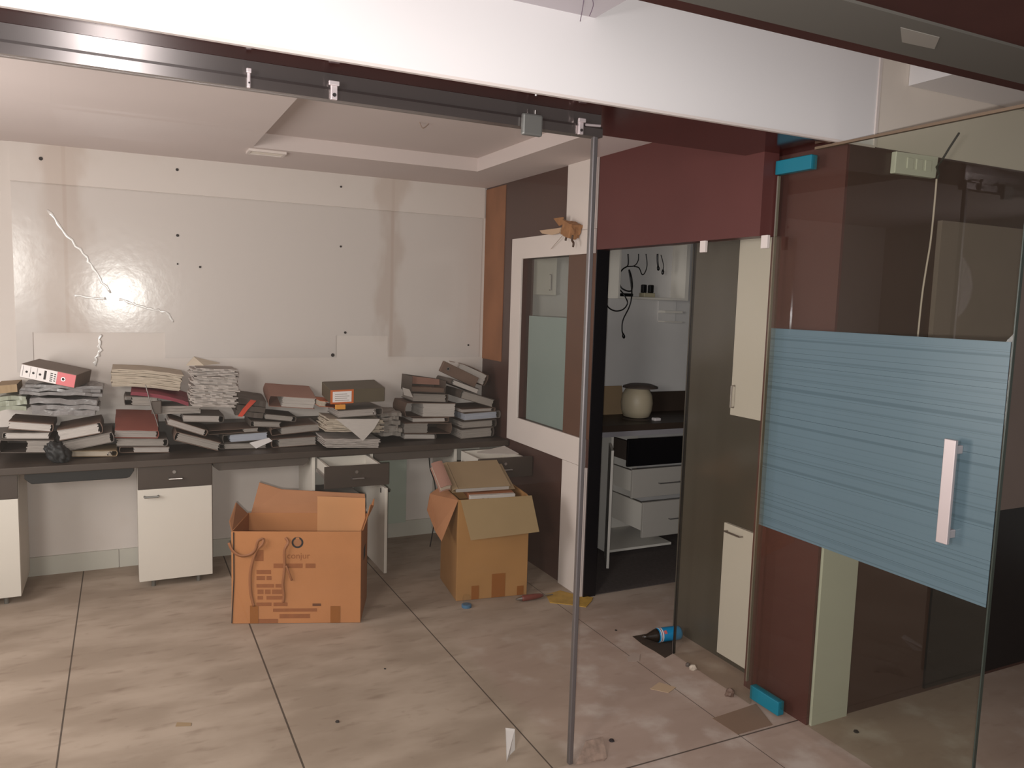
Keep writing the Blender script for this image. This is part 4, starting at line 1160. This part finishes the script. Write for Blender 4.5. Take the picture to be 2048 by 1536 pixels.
obj('wire_end', tube(nb(), [at_x(1126, 470, 2.16), at_x(1102, 498, 2.18)], .0015, 6), MATS['pale_wire'], jb)

# switch board and wires on the corridor wall
sb = thing('switch_board', 'pale switch board high on the brown corridor wall, seen through the open glass door', 'switch board', (2.66, YF - .02, 2.10))
sp = [(2.543, 2.168), (2.775, 2.172), (2.768, 2.092), (2.541, 2.090)]
b = nb(); prism(b, [(x, YF, z) for x, z in sp], (0, -.022, 0)); obj('plate', b, mat('switch_plate', (214, 212, 198), .5), sb, bevel=.003)
for dx in (.05, .10, .15): obj('switch', bx(2.55 + dx, 2.585 + dx, YF - .026, YF - .0222, 2.112, 2.152), MATS['switch_plate'], sb, bevel=.002)
bw = [(2.84, YF - .05, 2.262), (2.80, YF - .045, 2.205), (2.765, YF - .040, 2.150), (2.748, YF - .036, 2.130), (2.768, YF - .034, 2.105), (2.764, YF - .030, 2.090)]
tag(obj('black_wire', tube(nb(), bw, .004, 8), mat('grey_black_wire', (52, 48, 42), .6)), 'stiff dark wire sticking up at an angle from the switch board', 'wire')
ww = [(2.762, YF - .03, 2.088), (2.762, YF - .03, 2.0), (2.758, YF - .03, 1.86), (2.745, YF - .03, 1.75), (2.735, YF - .03, 1.65), (2.730, YF - .03, 1.50), (2.728, YF - .03, 1.44)]
tag(obj('white_cord', tube(nb(), curve(ww, 5), .0035, 8), mat('white_cord', (214, 196, 184), .6), smooth=True), 'white cord hanging down from the switch board behind the glass door', 'cord')

# ------------------------------------------------------------------ things on the floor
q = at_z(1330, 1286)
can = thing('bottle', 'dark bottle with a blue label lying on the floor by the cabin glass panel', 'bottle', (2.30, 2.87, 0))
ax = Vector((1.0, -.12, 0)).normalized(); p0 = Vector((2.158, 2.905, 0.033))
b = lathe(nb(), [(.010, 0), (.011, .02), (.014, .03), (.028, .065), (.032, .078)], 20, p0, ax); obj('neck', b, mat('dark_bottle', (40, 32, 26), .25), can, smooth=True)
b = lathe(nb(), [(.0322, .078), (.033, .08), (.033, .10), (.033, .19), (.030, .20)], 24, p0, ax); obj('label_body', b, bluecan, can, smooth=True)
b = lathe(nb(), [(.0335, .084), (.0335, .098)], 24, p0, ax); obj('white_band', b, paperlabel, can)
b = lathe(nb(), [(.0337, .088), (.0337, .092)], 24, p0, ax); obj('dark_band', b, mat('violet_print', (84, 70, 96), .5), can)
b = nb(); box(b, -.007, .007, -.008, .008, -.0006, .0006); b.transform(Matrix.Translation(p0 + ax * .108 + Vector((-.003, -.026, .0225))) @ Matrix.Rotation(math.radians(48), 4, ax)); obj('red_print', b, mat('red_print', (196, 92, 84), .5), can)
bm = nb(); prism(bm, [at_z(1265, 1273), at_z(1288, 1269), at_z(1322, 1266), at_z(1345, 1272), at_z(1344, 1308), at_z(1330, 1316), at_z(1310, 1303), at_z(1285, 1289)], (0, 0, .0015))
tag(obj('bottle_shadow', bm, mat('painted_shadow_brown', (56, 42, 30), .9, var=.2, scale=30)), 'painted dark pointed shadow lying flat under the blue labelled bottle', 'painted shadow')  # bottle's shadow put in as a thin dark flat piece
q = at_z(933, 1214)
g = thing('small_jar', 'small clear jar with a blue base lying before the tall box', 'jar', (q.x, q.y, 0))
obj('base', lathe(nb(), [(.026, 0), (.026, .014), (.022, .016)], 20, (q.x, q.y, .0005)), mat('dull_blue', (66, 104, 134), .5), g)
obj('glass', lathe(nb(), [(.020, .0165), (.021, .05), (.018, .062)], 20, (q.x, q.y, .0005)), clear_glass, g)
a_, c_ = at_z(1036, 1204), at_z(1098, 1194)
sd_ = thing('screwdriver', 'tool with a dark red handle lying at the foot of the tall box', 'tool', (1.93, 3.6, 0))
dv = (c_ - a_).normalized()
obj('grip', tube(nb(), [a_ + Vector((0, 0, .016)) + dv * k_ for k_ in (.02, .03, .10, .13, .15)], [.012, .016, .015, .012, .007], 14), mat('dark_red_grip', (110, 52, 44), .5), sd_, smooth=True)
obj('tip', tube(nb(), [a_ + Vector((0, 0, .016)) + dv * k_ for k_ in (-.012, .0195)], [.004, .013], 12), steel2, sd_)
obj('shaft', tube(nb(), [a_ + Vector((0, 0, .012)) + dv * k_ for k_ in (.1505, .21)], .004, 8), steel2, sd_)
yp = [at_z(x, y) for x, y in ((1092, 1190), (1120, 1182), (1150, 1190), (1186, 1196), (1183, 1203), (1172, 1215), (1140, 1210), (1100, 1206))]
bm = nb(); prism(bm, yp, (0, 0, .004)); bmesh.ops.subdivide_edges(bm, edges=bm.edges[:], cuts=1)
tag(obj('yellow_cloth', bm, yellow_m), 'flat yellow cloth on the floor at the foot of the white post', 'cloth')


def flat(name, pts, m_, label, cat, th=.0015, curl=0.0):
    bm = nb(); pp = [at_z(x, y, .0005) for x, y in pts]
    prism(bm, pp, (0, 0, th))
    if curl:
        c0 = sum(pp, Vector()) / len(pp)
        for v2 in bm.verts: v2.co.z += curl * max(0, (v2.co.y - c0.y)) * 4
    return tag(obj(name, bm, m_), label, cat)


flat('paper_scrap', [(1010, 1484), (1029, 1482), (1030, 1500), (1020, 1510), (1013, 1524)], paperlabel, 'white torn paper scrap on the floor near the bottom of the photo', 'paper', curl=.25)
flat('tape_piece', [(354, 1445), (383, 1446), (382, 1452), (351, 1453)], cov_tan, 'small brown tape piece on the open floor at left', 'tape')
flat('cardboard_scrap', [(1300, 1378), (1318, 1365), (1352, 1375), (1337, 1386)], mat('pale_scrap', (176, 150, 122), .85), 'pale cardboard scrap on the floor in the doorway', 'cardboard')
flat('paper_scrap', [(1254, 1316), (1268, 1305), (1280, 1309), (1279, 1322), (1257, 1324)], mat('pinkish_scrap', (164, 146, 134), .85), 'greyish scrap on the floor left of the painted bottle shadow', 'paper')
flat('board_piece', [(1425, 1437), (1512, 1408), (1545, 1450), (1475, 1469)], mat('brown_board', (124, 100, 82), .85, var=.06), 'flat brown board piece on the floor beside the lower teal hinge', 'board')
flat('torn_wrapper', [(1152, 1530), (1170, 1507), (1205, 1498), (1214, 1516), (1208, 1522), (1180, 1525)], mat('dirty_wrapper', (140, 118, 104), .8, var=.3, scale=40), 'crumpled dirty wrapper on the floor at the foot of the glass edge', 'wrapper', curl=.3)
for lab, px, py, r_ in (('dark crumb of dirt on the floor before the painted bottle shadow', 1232, 1261, .006), ('dark crumb on the floor between two joints, right of the tape piece', 675, 1444, .008), ('tiny dark crumb on the floor left of the doorway scraps', 770, 1338, .005),
                        ('dark dirt crumb low in the doorway near the glass edge', 1223, 1482, .010), ('dark crumb on the floor seen through the open door, before the pale panel', 1712, 1464, .010)):
    q = at_z(px, py); bm = nb(); bmesh.ops.create_icosphere(bm, subdivisions=2, radius=r_)
    for v2 in bm.verts: v2.co *= 1 + .4 * noise.noise(v2.co * 200); v2.co.z = max(v2.co.z, -r_ * .3) * .6
    bm.transform(Matrix.Translation((q.x, q.y, r_ * .2)))
    tag(obj('dirt_crumb', bm, ink), lab, 'dirt')
# rubble along the foot of the glass panel
for lab, px, py, r_ in (('pale rubble lump against the middle of the cabin glass panel foot', 1396, 1336, .016), ('dark rubble lump at the cabin glass panel foot', 1386, 1330, .012), ('brownish rubble lump near the right end of the cabin glass panel foot', 1470, 1388, .020)):
    q = at_z(px, py); bm = nb(); bmesh.ops.create_icosphere(bm, subdivisions=2, radius=r_)
    for v2 in bm.verts: v2.co *= 1 + .5 * noise.noise(v2.co * 60 + Vector((px, 0, 0))); v2.co.z = max(v2.co.z, -r_ * .4)
    bm.transform(Matrix.Translation((q.x - .03, q.y, r_ * .4)))
    tag(obj('rubble', bm, {1396: page_beige, 1386: cov_dark, 1470: cov_brown}[px]), lab, 'rubble')

# ------------------------------------------------------------------ let the heaped files rest on one another instead of clipping
from mathutils.bvhtree import BVHTree


def settle(rounds=40):
    tops = [o for o in C.objects if o.parent is None and o.get('group') in ('files on the long desk', 'paper piles on the long desk')]
    kids = {o.name: [c for c in C.objects if c.parent == o and c.type == 'MESH'] for o in tops}

    def tree(o):
        vs, fs = [], []
        for c in kids[o.name]:
            k0 = len(vs); mw = o.matrix_basis
            vs += [mw @ v2.co for v2 in c.data.vertices]; fs += [[k0 + i for i in p.vertices] for p in c.data.polygons]
        lo = [min(v2[i] for v2 in vs) for i in range(3)]; hi = [max(v2[i] for v2 in vs) for i in range(3)]
        return BVHTree.FromPolygons(vs, fs), lo, hi, sum((Vector(v2) for v2 in vs), Vector()) / len(vs)
    T = {o.name: tree(o) for o in tops}; shr = {o.name: 1.0 for o in tops}; up = {o.name: 0.0 for o in tops}; wd = {o.name: 1.0 for o in tops}
    n_left = 0
    for r_ in range(rounds):
        dirty = set(); n_left = 0
        for i, a in enumerate(tops):
            for b_ in tops[i + 1:]:
                ta, tb = T[a.name], T[b_.name]
                if any(ta[1][k] > tb[2][k] or tb[1][k] > ta[2][k] for k in range(3)): continue
                if not ta[0].overlap(tb[0]): continue
                n_left += 1
                lo_, hi_ = (a, b_) if ta[3].z < tb[3].z else (b_, a)
                dz = abs(ta[3].z - tb[3].z); th = min(ta[2][2] - ta[1][2], tb[2][2] - tb[1][2])
                if dz > .010:
                    if shr[lo_.name] > .62:
                        for c in kids[lo_.name]: c.data.transform(Matrix.Diagonal((1, 1, .95, 1)))
                        shr[lo_.name] *= .95; dirty.add(lo_)
                    if up[hi_.name] < (.014 if r_ < 20 else .034) and r_ > 4:
                        hi_.matrix_basis = Matrix.Translation((0, 0, .0015)) @ hi_.matrix_basis; up[hi_.name] += .0015; dirty.add(hi_)
                    if r_ > 12 and shr[hi_.name] > .7:
                        for c in kids[hi_.name]: c.data.transform(Matrix.Translation((0, 0, .0008)) @ Matrix.Diagonal((1, 1, .96, 1)))
                        shr[hi_.name] *= .96; dirty.add(hi_)
                if dz <= .02 or r_ > 8:
                    l_, g_ = (a, b_) if ta[3].x < tb[3].x else (b_, a)
                    if wd[l_.name] > .86:
                        for c in kids[l_.name]: c.data.transform(Matrix.Diagonal((.98, 1, 1, 1)))
                        wd[l_.name] *= .98; dirty.add(l_)
                    if wd[g_.name] > .86:
                        xm = max(v2.co.x for c in kids[g_.name] for v2 in c.data.vertices)
                        for c in kids[g_.name]: c.data.transform(Matrix.Translation((xm * .02, 0, 0)) @ Matrix.Diagonal((.98, 1, 1, 1)))
                        wd[g_.name] *= .98; dirty.add(g_)
        for o in dirty: T[o.name] = tree(o)
        if not dirty and not n_left: break
    print('SETTLE left', n_left, 'of', len(tops))


settle()
